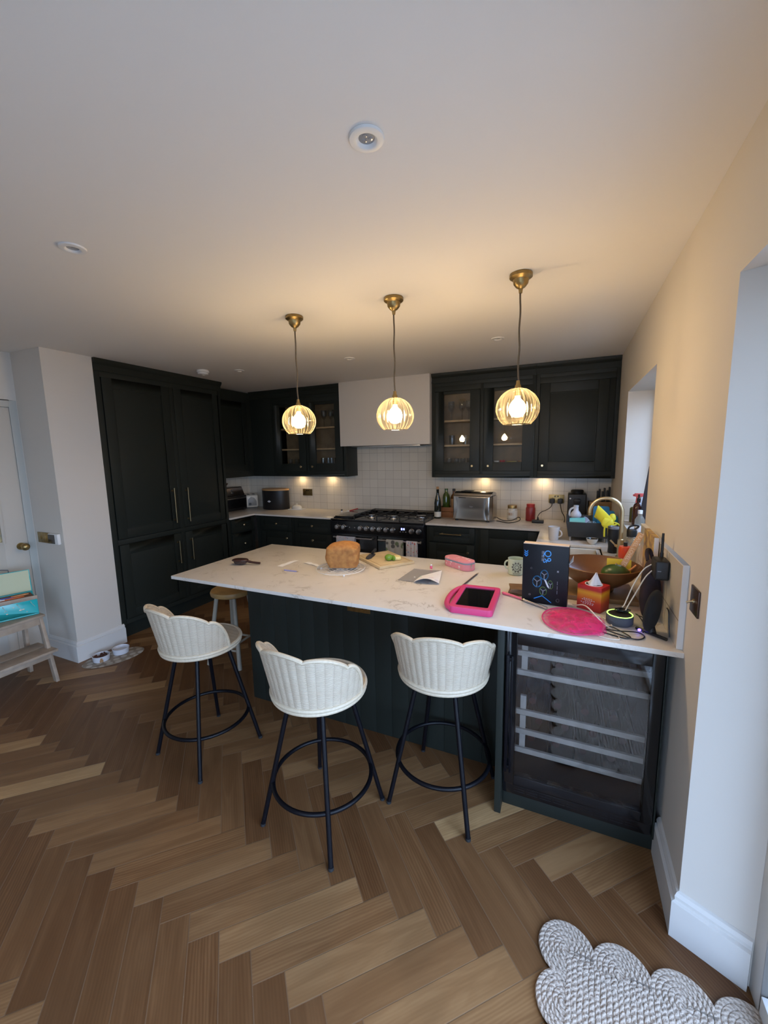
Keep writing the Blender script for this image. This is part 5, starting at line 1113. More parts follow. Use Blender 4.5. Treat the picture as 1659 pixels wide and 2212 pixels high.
t = thing('spatula', 'red handled spatula lying on the left counter edge behind the griddle', 'spatula', (-2.84, 2.70, ZT), .25); b = B(); b.tube([(-.015, 0, .016), (.0, 0, .018), (.02, 0, .018)], [.007, .009], n=10); b.box(-.055, -.012, -.018, .018, .010, .014); b.build('head', M_WHITE, t)
b = B(); b.tube([(.018, 0, .018), (.06, .004, .032), (.125, .008, .047)], [.008, .010, .007], n=10, smooth=1); b.build('handle', M_RED, t)
t = thing('pepper_pot', 'tiny black capped jar left of the red spatula', 'jar', (-2.93, 2.70, ZT)); b = B(); b.lathe([(0, 0), (.012, 0), (.012, .020), (0, .02)], n=18); b.build('glass', M_WPRINT, t); b = B(); b.lathe([(.0125, .0205), (.0125, .034), (0, .035)], n=18); b.build('cap', M_BLACK, t)

# ------------------------------------------------------------------ back counter, right of the cooker
def bottle(name, label, loc, prof, m, cap=None, lab=None, cat='bottle', group=None):
    t = thing(name, label, cat, loc, 0, group); b = B(); b.lathe(prof, n=28); b.build('glass', m, t)
    if cap: b = B(); b.lathe(cap[0], n=20); b.build('cap', cap[1], t)
    if lab: b = B(); r, z0, z1, mm = lab; b.lathe([(r, z0), (r, z1)], n=28, cap=False); b.build('label', mm, t)
    return t
M_GBOT = mat('green_bottle_glass', (.045, .075, .010), rough=.12, coat=.3); M_BRBOT = mat('amber_bottle_glass', (.10, .035, .008), rough=.15, coat=.3); M_KRAFT = mat('kraft_label', (.36, .20, .09), rough=.7); M_LABEL = mat('cream_label', (.60, .57, .50), rough=.6)
bottle('wine_bottle', 'tall slim dark wine bottle beside the cooker, left of the crate', (-1.668, 2.60, ZT), [(0, 0), (.034, 0), (.037, .006), (.037, .17), (.030, .215), (.016, .26), (.0145, .30), (.0155, .302), (.0155, .318), (0, .318)], M_BOTTLE, cap=([(.0152, .3185), (.0152, .345), (0, .346)], M_KRAFT), lab=(.0374, .02, .075, M_LABEL))
M_CRATE = mat('pine_crate', (.26, .10, .03), rough=.6, var=(12, .3))
t = thing('wooden_crate', 'small brown wooden crate holding bottles, left of the bread maker', 'crate', (-1.575, 2.77, ZT)); b = B(); x0, x1, y0, y1 = -.105, .105, -.085, .085
b.box(x0, x1, y0, y1, 0, .01)
for z in (.012, .064): b.box(x0, x1, y0, y0+.01, z, z+.048); b.box(x0, x1, y1-.01, y1, z, z+.048); b.box(x0, x0+.01, y0+.01, y1-.01, z, z+.048); b.box(x1-.01, x1, y0+.01, y1-.01, z, z+.048)
for (x, y) in ((x0+.010, y0+.010), (x1-.022, y0+.010), (x0+.010, y1-.022), (x1-.022, y1-.022)): b.box(x, x+.012, y, y+.012, .01, .112)
b.build('slats', M_CRATE, t, bevel=.001)
bottle('bottle', 'round shouldered green bottle standing in the wooden crate', (-1.622, 2.78, ZT+.0105), [(0, 0), (.038, 0), (.041, .006), (.041, .205), (.034, .235), (.018, .258), (.0165, .285), (.019, .287), (.019, .30), (0, .30)], M_GBOT)
bottle('bottle', 'brown labelled bottle with black stopper in the crate beside the bread maker', (-1.535, 2.78, ZT+.0105), [(0, 0), (.034, 0), (.036, .006), (.036, .20), (.030, .225), (.015, .245), (.014, .275), (0, .275)], M_BRBOT, cap=([(.0165, .2755), (.0165, .30), (0, .301)], M_BLACK), lab=(.0364, .06, .19, M_KRAFT))
M_SS = mat('brushed_stainless', (.50, .48, .45), rough=.24, metal=1.0, bump=(220, .02))
t = thing('bread_maker', 'stainless steel bread maker with curved front on the right counter', 'bread maker', (-1.265, 2.605, ZT), math.radians(-6)); hw = .205; b = B()
b.prism([(-hw, -.10), (hw-.03, -.10), (hw, -.06), (hw, .10), (-hw, .10)], .014, .262); b.build('body', M_SS, t, bevel=.012, seg=3)
def curved(u, v): w = .165-.022*math.sin(PI*v); return (-.012+(2*u-1)*w, -.1015-.007*math.sin(PI*u)**.5*(.5+.5*abs(2*v-1)), .022+.225*v)
b = B(); b.grid(curved, 24, 16, thick=-.004); b.build('front_panel', M_SS, t)
b = B(); b.prism([(-.10, .2625), (.10, .2625), (.085, .290), (.03, .303), (-.05, .303), (-.085, .290)], -hw+.006, hw-.006, fr=lambda u, v, d: (d, u, v)); b.build('lid', M_SS, t, bevel=.010, seg=3)
b = B(); b.box(-.13, -.02, -.075, .06, .3035, .309); b.build('lid_window', M_BLACK, t, bevel=.002)
b = B(); b.box(-.14, -.01, -.1120, -.102, .240, .249); b.build('grip_slot', M_BLACK, t)
for (x, y) in ((-.17, -.08), (.16, -.08), (-.17, .08), (.16, .08)): b = B(); b.cyl((x, y, 0), (x, y, .0145), .016, n=14); b.build('foot', M_BLACK, t)
text_mesh('maker_lettering', 'Sage', .020, M_GPRINT, t, Matrix.Translation((-.005, -.1165, .155)) @ Matrix.Rotation(PI/2, 4, 'X'), .0003)
t = thing('jar', 'glass jar with gold lid and white label right of the bread maker', 'jar', (-.905, 2.745, ZT)); b = B(); b.lathe([(0, 0), (.048, 0), (.052, .006), (.052, .105), (.044, .122), (0, .122)], n=32); b.build('glass', mat('milky_jar_glass', (.52, .48, .40), rough=.15, coat=.4), t)
b = B(); b.lathe([(.046, .1225), (.047, .150), (.044, .155), (0, .155)], n=32); b.build('lid', mat('gold_lid', (.35, .23, .09), rough=.35, metal=.8), t); b = B(); b.lathe([(.0526, .02), (.0526, .10)], n=32, cap=False); b.build('label', M_LABEL, t)
b = B(); vs = []
for a in (225, 245, 265, 285): vs += [(.0531*math.cos(math.radians(a)), .0531*math.sin(math.radians(a)), .050), (.0531*math.cos(math.radians(a)), .0531*math.sin(math.radians(a)), .078)]
b.add(vs, [(0, 2, 3, 1), (2, 4, 5, 3), (4, 6, 7, 5)]); b.build('label_band', M_KRAFT, t)
t = thing('canister', 'red ridged canister with red lid on the right counter', 'canister', (-.725, 2.745, ZT)); b = B(); b.lathe([(0, 0), (.044, 0), (.047, .005), (.047, .128), (.040, .142), (0, .142)], n=32); b.build('body', mat('dark_red_plastic', (.26, .022, .020), rough=.35), t)
b = B(); b.lathe([(.040, .1425), (.041, .168), (.037, .173), (0, .173)], n=32); b.build('lid', mat('red_lid', (.42, .035, .03), rough=.35), t)
cable('black power lead snaking from the bread maker past the jar', [(-1.05, 2.66, ZT+.03), (-1.00, 2.65, ZT+.006), (-.95, 2.62, ZT+.004), (-.88, 2.63, ZT+.012), (-.83, 2.70, ZT+.045), (-.81, 2.68, ZT+.01), (-.86, 2.56, ZT+.004), (-.92, 2.49, ZT+.004), (-.98, 2.56, ZT+.004), (-1.04, 2.60, ZT+.004)], .004)
t = thing('double_socket', 'brass double wall socket with two black plugs under the right cabinet', 'socket', (-.488, 2.889, 1.137)); socket_uk(t, frY(2.8885), -.488, 1.137)
def plug_lead(label, x, pts, end=None):
    t = thing('power_plug', label, 'plug', (x, 2.86, 1.12), 0, 'plugs in the right wall socket'); b = B(t.location); b.box(x-.024, x+.024, 2.845, 2.8795, 1.092, 1.142); b.build('plug_body', M_BLACK, t, bevel=.008, seg=3)
    b = B(t.location); b.tube([(x, 2.855, 1.094)]+pts, .0036, n=8, smooth=3); b.build('lead', M_BLACK, t)
    if end: b = B(t.location); b.box(*end); b.cyl((end[0]+.055, end[2]+.03, end[5]-.002), (end[0]+.055, end[2]+.03, end[5]+.03), .012, .006, n=12); b.build('inline_switch', M_BLACK, t, bevel=.006)
plug_lead('black plug on the left of the wall socket, lead curling down to a switch block', -.527, [(-.53, 2.84, 1.06), (-.57, 2.80, 1.03), (-.63, 2.76, 1.01), (-.655, 2.70, .97), (-.65, 2.64, ZT+.03)], (-.70, -.59, 2.59, 2.65, ZT, ZT+.03))
plug_lead('black plug on the right of the wall socket, lead dropping behind the dish rack', -.452, [(-.445, 2.85, 1.06), (-.43, 2.84, 1.00), (-.405, 2.83, .97), (-.40, 2.80, ZT+.006), (-.41, 2.74, ZT+.006), (-.40, 2.70, ZT+.01)])
t = thing('coffee_machine', 'black pod coffee machine in the right back corner', 'coffee machine', (-.30, 2.74, ZT)); b = B(); b.box(-.082, .082, -.06, .13, .012, .29); b.build('body', M_BLACK, t, bevel=.012, seg=3)
b = B(); b.lathe([(.055, .2905), (.058, .315), (.05, .325), (0, .327)], (0, .02, 0), 28); b.build('lid', M_BLACK, t); b = B(); b.box(-.03, .03, -.105, -.061, .20, .245); b.build('spout', M_BLACK, t, bevel=.008); b = B(); b.box(-.075, .075, -.14, .10, 0, .0118); b.build('drip_tray', M_BLACK, t, bevel=.003)
b = B(); b.cyl((-.06, -.0605, .245), (-.06, -.064, .245), .008, n=14); b.build('button', M_WPRINT, t)
t = thing('knife_block', 'wooden knife block with black handled knives in the window corner', 'knife block', (-.085, 2.77, ZT), .1); b = B(); b.box(-.11, .085, -.05, .06, 0, .215); b.build('block', M_DBOARD, t, bevel=.004)
for k in range(6): x = -.04+k*.021; h = (.105, .12, .10, .13, .11, .14)[k]; b = B(); b.box(x-.0075, x+.0075, -.03+.03*(k % 2), -.008+.03*(k % 2), .2155, .215+h); b.build('knife_handle', M_BLACK, t, bevel=.003)

# ------------------------------------------------------------------ sink side
M_FIRE = mat('white_fireclay', (.66, .64, .58), rough=.15, coat=.4)
t = thing('belfast_sink', 'white ceramic belfast sink set in the right hand worktop', 'sink', (-.38, 1.355, .68)); b = B()
x0, x1, y0, y1, z0, z1, w = -.24, .225, -.33, .33, 0, .219, .022
b.box(x0, x0+w, y0, y1, z0, z1); b.box(x1-w, x1, y0, y1, z0, z1); b.box(x0+w, x1-w, y0, y0+w, z0, z1); b.box(x0+w, x1-w, y1-w, y1, z0, z1); b.box(x0+w, x1-w, y0+w, y1-w, z0, .03); b.build('basin', M_FIRE, t, bevel=.006, seg=3)
b = B(); b.lathe([(.045, .0302), (.04, .033), (0, .031)], (0, 0, 0), 28); b.build('waste', M_STEEL, t)
t = thing('dinner_plate', 'pale plate leaning in the sink', 'plate', (-.28, 1.57, .80)); T = Matrix.Rotation(math.radians(58), 4, 'X'); b = B(); b.lathe([(0, -.004), (.05, -.004), (.085, .006), (.085, .009), (.05, 0), (0, 0)], n=40, T=T); b.build('plate', M_CHINA, t)
t = thing('scourer', 'yellow green scouring cloth hung on the sink back wall', 'cloth', (-.42, 1.648, .85)); b = B()
def sc(u, v): return ((u-.5)*.13, -.004-.006*math.sin(u*7)*v-.004*v, .035-.10*v+.01*math.sin(u*5))
b.grid(sc, 14, 12, thick=.004); b.build('cloth', mat('lime_cloth', (.46, .47, .12), rough=.9), t)
t = thing('kitchen_tap', 'brushed gold swan neck kitchen tap behind the sink', 'tap', (-.058, 1.40, ZT)); b = B()
arc = [(-.0, 0, .12), (0, 0, .29)]+[(-.0965+.0965*math.cos(a), 0, .295+.095*math.sin(a)) for a in [PI*k/24 for k in range(25)]]+[(-.193, 0, .288)]
b.tube(arc, .0115, n=16); b.build('spout', M_BRASS2, t); b = B(); b.lathe([(0, 0), (.026, 0), (.026, .006), (.018, .009), (.018, .118), (.013, .122), (0, .122)], n=28); b.build('column', M_BRASS2, t)
b = B(); b.cyl((-.015, 0, .07), (-.030, -.004, .078), .009, n=14); b.cyl((-.028, -.004, .077), (-.060, -.012, .112), .0045, .0055, n=12); b.build('lever', M_BRASS2, t); b = B(); b.lathe([(.0122, .272), (.0125, .288), (.0105, .289)], (-.193, 0, 0), 18); b.build('nozzle', M_BRASS, t)
M_RACKB = mat('charcoal_plastic', (.030, .034, .038), rough=.5)
t = thing('dish_rack', 'charcoal plastic dish rack full of washing up beside the sink', 'dish rack', (-.235, 2.02, ZT)); b = B()
def wallq(b, a, c, z0, z1, out):
    pass
lo = [(-.135, -.20), (.135, -.20), (.135, .20), (-.135, .20)]; hi = [(-.155, -.22), (.152, -.22), (.152, .22), (-.155, .22)]; tt = .006
vs = [(x, y, .035) for x, y in lo]+[(x, y, .155) for x, y in hi]+[(x*.93, y*.95, .155) for x, y in hi]+[(x*.93, y*.95, .045) for x, y in lo]
fs = [(3, 2, 1, 0)]+[(i, (i+1) % 4, 4+(i+1) % 4, 4+i) for i in range(4)]+[(4+i, 4+(i+1) % 4, 8+(i+1) % 4, 8+i) for i in range(4)]+[(8+i, 8+(i+1) % 4, 12+(i+1) % 4, 12+i) for i in range(4)]+[(12, 13, 14, 15)]
b.add(vs, fs); b.build('tray', M_RACKB, t, bevel=.003)
for (x, y) in ((-.12, -.185), (.12, -.185), (-.12, .185), (.12, .185)): b = B(); b.cyl((x, y, 0), (x, y, .036), .008, n=10); b.build('foot', M_STEEL, t)
zr = ZT+.0465
M_TEAL = mat('turquoise_plastic', (.18, .55, .52), rough=.35); M_MILKY = mat('milky_plastic', (.60, .62, .68), rough=.35, sub=.2); M_BLUEB = mat('blue_board_plastic', (.012, .20, .42), rough=.45); M_GLOVE = mat('yellow_rubber', (.74, .66, .035), rough=.5)
t = thing('beaker', 'turquoise plastic tub lying in the front left of the dish rack', 'tub', (-.31, 1.90, zr)); b = B(); T = Matrix.Rotation(PI/2, 4, 'Y'); b.lathe([(0, -.055), (.036, -.055), (.044, .055), (.040, .055), (.033, -.048), (0, -.048)], (0, 0, .090), 28, T=T); b.build('tub', M_TEAL, t)
t = thing('glass_jug', 'clear glass jar upside down in the middle of the dish rack', 'jar', (-.205, 1.92, zr)); b = B(); b.lathe([(.034, 0), (.040, .05), (.040, .085), (.022, .105), (.0, .108)], n=28, cap=False); b.build('glass', thin_glass('cloudy_glass', (.88, .92, .93), 1.5, haze=((.8, .85, .85), .25)), t)
t = thing('milk_bottle', 'empty translucent plastic milk bottle with handle at the back of the rack', 'milk bottle', (-.318, 2.075, zr+.004), 0); b = B(); b.box(-.034, .034, -.032, .032, 0, .100); b.lathe([(.030, .1005), (.042, .112), (.042, .128), (.034, .145), (.020, .162), (.018, .190), (.0195, .192), (.0195, .204), (0, .205)], n=24, T=Matrix.Diagonal((1, .8, 1, 1))); b.build('bottle', M_MILKY, t, bevel=.012)
b = B(); b.tube([(-.014, 0, .186), (-.046, 0, .170), (-.052, 0, .125), (-.040, 0, .112)], .008, n=8, smooth=2); b.build('handle', M_MILKY, t)
t = thing('plastic_tray', 'crumpled clear plastic food tray tilted in the dish rack', 'tray', (-.255, 2.06, zr+.045)); T = Matrix.Rotation(math.radians(55), 4, 'Y') @ Matrix.Rotation(.3, 4, 'X'); b = B(); b.lathe([(0, 0), (.035, .0), (.055, .04), (.060, .041)], n=20, cap=False, T=T); b.build('tray', M_MILKY, t)
for i, (y, x0_, x1_, z1_, lab) in enumerate(((2.17, -.165, -.045, .195, 'tallest blue chopping board standing at the back of the dish rack'), (2.13, -.135, -.010, .165, 'second blue chopping board, in front of the tallest one'), (2.09, -.10, .012, .130, 'lowest blue chopping board at the right of the dish rack'))):
    t = thing('flexible_chopping_board', lab, 'chopping board', ((x0_+x1_)/2-.02, y, zr), 0, 'blue boards in the dish rack'); w_ = (x1_-x0_)/2; b = B(); b.prism(rbox(-w_, w_, 0, z1_, .018), -.002, .002, fr=lambda u, v, d: (u, -d, v)); b.build('board', M_BLUEB, t, bevel=.0008)
t = thing('red_tub', 'small red plastic tub at the right end of the dish rack', 'tub', (-.070, 1.955, zr)); b = B(); b.lathe([(0, 0), (.022, 0), (.027, .085), (.024, .102), (0, .104)], n=24); b.build('tub', mat('red_plastic', (.55, .03, .03), rough=.35), t)
# yellow rubber gloves draped over the front right corner of the rack
t = thing('rubber_gloves', 'yellow rubber glove draped over the front corner of the dish rack', 'rubber glove', (-.135, 1.795, 1.075)); b = B()
def cuff(u, v):
    a = 2*PI*u; r = .044-.008*v; q = Vector((-.048+.075*v, .040-.072*v, .088-.070*v)); n_ = Vector((.68, 0, .73))
    return q+n_*(r*math.cos(a)*(1+.10*math.sin(a*3+v*3)))+Vector((0, 1, 0))*(r*.45*math.sin(a))+Vector((-.02, 0, .012))*math.cos(a)*(1-v)
b.grid(cuff, 28, 10, closed_u=True, thick=.0018); b.sphere((.026, -.034, .012), (.042, .014, .038), 22, 12, e=.85, wob=.14, seed=2)
b.sphere((.058, -.016, .050), (.024, .018, .032), 16, 10, wob=.18, seed=5)
b.tube([(.010, -.034, -.01), (.007, -.038, -.045), (.008, -.037, -.080), (.009, -.036, -.092)], [.012, .012, .011, .006], n=10, smooth=2)
b.tube([(.034, -.036, -.01), (.033, -.040, -.05), (.037, -.038, -.093), (.038, -.037, -.107)], [.012, .0125, .011, .006], n=10, smooth=2)
b.tube([(.050, -.030, .020), (.080, -.034, .018), (.100, -.030, .006), (.104, -.028, -.004)], [.012, .012, .010, .005], n=10, smooth=2)
b.tube([(.045, -.034, -.004), (.068, -.040, -.004), (.090, -.036, .012)], [.011, .011, .007], n=10, smooth=2); b.build('glove', M_GLOVE, t)
t = thing('mug', 'plain white mug standing left of the dish rack', 'mug', (-.476, 1.83, ZT)); mug(t, .035, .045, .108, mat('white_stoneware', (.60, .58, .57), rough=.3), math.radians(-20), hr=.027)
t = thing('small_bowl', 'small two tone bowl, dark inside, in front of the dish rack', 'bowl', (-.205, 1.755, ZT)); b = B(); b.lathe([(0, 0), (.016, 0), (.034, .020), (.042, .044), (.0395, .044), (.03, .022), (0, .006)], n=32); b.build('bowl', M_CHINA, t); b = B(); b.lathe([(0, .0072), (.029, .0225), (.0388, .0425)], n=32, cap=False); b.build('glazed_inside', M_BLACKGLOSS, t)
t = thing('travel_mug', 'tall black insulated tumbler beside the gold tap', 'tumbler', (-.092, 1.515, ZT)); b = B(); b.lathe([(0, 0), (.027, 0), (.029, .006), (.027, .045), (.033, .10), (.034, .168), (0, .168)], n=32); b.build('cup', M_BLACK, t); b = B(); b.lathe([(.0345, .1685), (.0345, .184), (.030, .186), (.029, .180), (0, .179)], n=32); b.build('rim', mat('grey_steel_rim', (.3, .32, .36), rough=.3, metal=.8), t)
M_CLEARB = thin_glass('clear_bottle_plastic', (.90, .88, .84), 1.4, haze=((.7, .66, .58), .35))
t = thing('water_bottle', 'clear water bottle with black loop cap in front of the window', 'water bottle', (-.030, 1.15, ZT)); b = B(); b.lathe([(0, 0), (.026, 0), (.028, .005), (.028, .155), (.0245, .172), (.0245, .188), (0, .188)], n=28); b.build('bottle', M_CLEARB, t)
b = B()
for z in (.158, .166, .175): b.tube([(.0262*math.cos(2*PI*i/28), .0262*math.sin(2*PI*i/28), z) for i in range(28)], .0014, n=5, closed=True)
b.build('gold_bands', M_BRASS2, t)
b = B(); b.lathe([(.0265, .1885), (.0275, .222), (.022, .232), (0, .234)], n=28); b.tube([(-.022, 0, .222), (-.016, 0, .248), (.012, 0, .258), (.034, 0, .255), (.030, 0, .245), (.008, 0, .228)], .0055, n=8, smooth=2); b.build('loop_cap', M_BLACK, t)
t = thing('drinks_bottle', 'orange red plastic bottle with a black cap behind the fruit bowl', 'bottle', (-.076, 1.005, ZT)); b = B(); b.lathe([(0, 0), (.032, 0), (.035, .006), (.035, .05), (.030, .06), (.030, .085), (.035, .098), (.035, .143), (.030, .156), (0, .158)], n=28); b.build('bottle', mat('orange_red_plastic', (.62, .06, .015), rough=.35), t)
b = B(); b.lathe([(.0105, .1585), (.0105, .178), (0, .179)], n=18); b.build('cap', M_BLACK, t)
# window sill
zs = 1.0775
bottle('pump_bottle', 'brown glass pump soap bottle on the sink window sill', (.085, 1.80, zs), [(0, 0), (.034, 0), (.036, .005), (.036, .13), (.026, .155), (.012, .165), (.012, .175), (0, .175)], mat('brown_soap_glass', (.06, .018, .012), rough=.15, coat=.3), cap=([(.013, .1755), (.013, .195), (.006, .2), (.006, .225), (0, .226)], M_BLACK))
bottle('soap_bottle', 'clear plastic bottle with white cap at the near end of the sill', (.045, 1.42, zs), [(0, 0), (.026, 0), (.028, .005), (.028, .095), (.018, .115), (.013, .12), (.013, .135), (0, .135)], M_CLEARB, cap=([(.0135, .1355), (.0135, .158), (0, .159)], M_WHITE), lab=(.0284, .02, .06, M_WPRINT))
bottle('oil_bottle', 'slim olive green bottle at the far end of the window sill', (.075, 1.93, zs), [(0, 0), (.026, 0), (.027, .005), (.027, .105), (.018, .115), (0, .118)], mat('olive_glass', (.10, .10, .03), rough=.2))
t = thing('spray_bottle', 'spray bottle with a red trigger head behind the brown soap bottle', 'spray bottle', (.115, 1.88, zs)); b = B(); b.lathe([(0, 0), (.034, 0), (.036, .005), (.036, .14), (.014, .185), (.014, .20), (0, .20)], n=24); b.build('bottle', M_MILKY, t)
b = B(); b.box(-.048, .020, -.012, .012, .2005, .225); b.box(-.058, -.048, -.007, .007, .203, .218); b.prism([(-.036, .2), (-.022, .2), (-.030, .150), (-.040, .152)], -.006, .006, fr=lambda u, v, d: (u, d, v)); b.build('trigger_head', mat('coral_red_plastic', (.62, .09, .08), rough=.4), t, bevel=.003)
t = thing('slate', 'dark slate panel leaning upright at the near end of the sink window', 'slate', (.125, 1.715, zs)); b = B(); b.prism([(-.050, 0), (.05, 0), (.05, .43), (-.004, .43)], -.008, .008, fr=lambda u, v, d: (u, d, v)); b.build('panel', mat('dark_slate', (.02, .016, .022), rough=.6), t, bevel=.002)

# ------------------------------------------------------------------ contents of the glazed cupboards
M_TUMBLER = thin_glass('drinking_glass', (.92, .93, .93), 1.5, haze=((.8, .8, .8), .12))
def tumbler(label, loc, r, h, group):
    t = thing('drinking_glass', label, 'glass', loc, 0, group); b = B(); b.lathe([(0, 0), (r*.85, 0), (r, h), (r-.003, h), (r*.8, .006), (0, .006)], n=20); b.build('glass', M_TUMBLER, t); return t
def wineglass(label, loc, h, group):
    t = thing('wine_glass', label, 'wine glass', loc, 0, group); b = B(); b.lathe([(0, 0), (.033, 0), (.033, .003), (.006, .008), (.004, h*.45), (.02, h*.52), (.036, h*.68), (.034, h), (.032, h), (.033, h*.7), (0, h*.56)], n=22); b.build('glass', M_TUMBLER, t); return t
def row(kind, label, group, xs, y, z, *a):
    f = None
    for i, x in enumerate(xs):
        yy = y+(.03 if i % 2 else 0)
        if f is None: f = kind(label, (x, yy, z), *a, group)
        else: dup(f, (x, yy, z), label=label, group=group)
z0, z1_, z2 = 1.491, 1.7095, 1.9655
row(tumbler, 'short clear glass low behind the far left door of the right glazed cabinet', 'glasses low in the right cabinet', (-1.575, -1.50, -1.425, -1.36), 2.72, z0, .030, .075)
row(tumbler, 'clear tumbler on the middle shelf of the right glazed cabinet, beside the hood', 'tumblers on the middle shelf', (-1.55, -1.41), 2.74, z1_, .032, .10)
row(wineglass, 'wine glass on the top shelf of the right glazed cabinet, beside the hood', 'wine glasses beside the hood', (-1.56, -1.45, -1.37), 2.74, z2, .20)
row(wineglass, 'wine glass on the top shelf behind the right pendant', 'wine glasses behind the right pendant', (-1.05, -.95, -.86), 2.74, z2, .19)
M_OCHRE = mat('ochre_glaze', (.42, .30, .06), rough=.3)
for (x, m, lab, r, h) in ((-1.07, M_CHINA, 'small pale cup low behind the second right cabinet door', .026, .045), (-1.01, M_RED, 'small reddish pot low behind the second right cabinet door', .028, .05), (-.92, M_OCHRE, 'low ochre dish behind the second right cabinet door', .05, .04), (-.83, M_KRAFT, 'small brown pot low at the right of the second cabinet door', .03, .045)):
    t = thing('small_pot', lab, 'pot', (x, 2.70, z0)); b = B(); b.lathe([(0, 0), (r*.7, 0), (r, h), (r*.9, h), (r*.65, .005), (0, .005)], n=24); b.build('pot', m, t)
row(tumbler, 'clear glass low in the left glazed cabinet, right hand door', 'glasses low in the left cabinet', (-3.17, -3.11, -3.05, -2.99), 2.70, z0, .028, .10)
row(tumbler, 'clear glass low in the left glazed cabinet, left hand door', 'glasses low behind the left door', (-3.68, -3.60, -3.52), 2.72, z0, .030, .09)
row(wineglass, 'wine glass on the top shelf of the left glazed cabinet, right hand door', 'wine glasses in the left cabinet', (-3.15, -3.07, -2.99), 2.72, z2, .20)
row(tumbler, 'tall clear vase glass on the top shelf behind the left pendant', 'tall glasses behind the left pendant', (-3.70, -3.62), 2.72, z2, .035, .19)

# ------------------------------------------------------------------ left side of the room
t = thing('switch_plate', 'brass switch plate on the shaded face of the column', 'switch', (-4.21, .17, 1.01)); f = frY(.17); b = B(t.location); b.fbox(f, -4.292, -4.128, .968, 1.052, .0004, .007); b.build('faceplate', M_BRASS, t, bevel=.001)
b = B(t.location); b.fbox(f, -4.26, -4.245, .995, 1.025, .007, .011); b.fbox(f, -4.185, -4.17, .995, 1.025, .007, .011); b.build('rocker', M_BRASS, t, bevel=.001)
t = thing('thermostat', 'small white thermostat with dark screen at the column edge', 'thermostat', (-4.05, .17, 1.01)); b = B(t.location); b.fbox(f, -4.115, -3.985, .968, 1.052, .0004, .024); b.build('case', M_WHITE, t, bevel=.006, seg=3); b = B(t.location); b.fbox(f, -4.112, -4.025, .974, 1.046, .0242, .0252); b.build('screen', M_BLACKGLOSS, t)
M_BIRCH = mat('pale_birch', (.42, .33, .25), rough=.5, var=(14, .25))
t = thing('step_stool', 'pale wooden two step stool against the left wall, holding the craft case', 'step stool', (-3.98, -.27, 0)); b = B(t.location); Y0, Y1 = -.485, -.052
fX = lambda u, v, d: (d, u, v)
for (xa, xb) in ((-4.175, -4.03), (-4.02, -3.875)): b.box(xa, xb, Y0, Y1, .482, .50)
b.build('top_step', M_BIRCH, t, bevel=.003); b = B(t.location)
b.box(-3.895, -3.765, Y0, Y1, .232, .25); b.box(-4.03, -3.905, Y0, Y1, .232, .25); b.build('lower_step', M_BIRCH, t, bevel=.003)
for y in (Y0+.022, Y1-.022):
    b = B(t.location); b.prism([(-3.775, 0), (-3.815, 0), (-3.93, .4815), (-3.89, .4815)], y-.011, y+.011, fr=lambda u, v, d: (u, d, v)); b.build('leg', M_BIRCH, t, bevel=.002)
    b = B(t.location); b.prism([(-4.165, 0), (-4.125, 0), (-4.115, .4815), (-4.155, .4815)], y-.011, y+.011, fr=lambda u, v, d: (u, d, v)); b.build('leg', M_BIRCH, t, bevel=.002)
for (xa, z, h_) in ((-3.895, .43, .05), (-4.13, .43, .05), (-3.80, .19, .042)):
    b = B(t.location); b.box(xa-.009, xa+.009, Y0+.034, Y1-.034, z, z+h_); b.build('rail', M_BIRCH, t, bevel=.002)
M_TEALC = mat('glossy_turquoise_card', (.02, .42, .44), rough=.2, coat=.4); M_LIDIN = mat('pale_lime_lining', (.55, .58, .38), rough=.6)
CASE = (-4.088, -.258, .5005); CRZ = math.radians(-18); MC = TR(CASE, CRZ)
t = thing('craft_case', 'open glossy turquoise craft case on top of the step stool', 'craft case', CASE, CRZ); b = B(); k = .008; hx, hy, hh = .10, .235, .135
b.box(-hx, hx, -hy, hy, 0, k); b.box(hx-k, hx, -hy, hy, k, hh-.02); b.box(-hx, -hx+k, -hy, hy, k, hh); b.box(-hx+k, hx-k, -hy, -hy+k, k, hh-.02); b.box(-hx+k, hx-k, hy-k, hy, k, hh-.02); b.build('body', M_TEALC, t, bevel=.003)
b = B(); b.box(hx-.010, hx+.002, -hy-.002, hy+.002, hh-.0195, hh+.008); b.build('front_rim', M_BIRCH, t, bevel=.003)
T = Matrix.Translation((-hx, 0, hh)) @ Matrix.Rotation(math.radians(-9), 4, 'Y'); b = B(); b.box(-.006, .0, -hy, hy, 0, .165, T=T); b.build('lid', M_TEALC, t, bevel=.002); b = B(); b.box(.0005, .003, -hy+.006, hy-.006, .004, .160, T=T); b.build('lid_lining', M_LIDIN, t)
b = B(); b.tube([(-hx-.05, -.06, hh+.15), (-hx-.055, -.06, hh+.185), (-hx-.055, .12, hh+.185), (-hx-.05, .12, hh+.15)], .004, n=8, smooth=1); b.build('handle', mat('grey_handle', (.12, .12, .13), rough=.5), t)
b = B(); rr = random.Random(3)
for q in range(16):
    y, z = rr.uniform(-.2, .22), rr.uniform(.03, .09); s = rr.uniform(.004, .009); b.sphere((hx+.0006, y, z), (.0012, s, s*.6), 8, 6)
for q in range(6): y = -.18+q*.075; b.tube([(hx+.001, y, .105), (hx+.001, y+.008, .085), (hx+.001, y+.022, .062)], [.0035, .0025, .001], n=6, smooth=1)
b.build('silver_flecks', mat('foil_flecks', (.62, .62, .50), rough=.2, metal=.4), t)
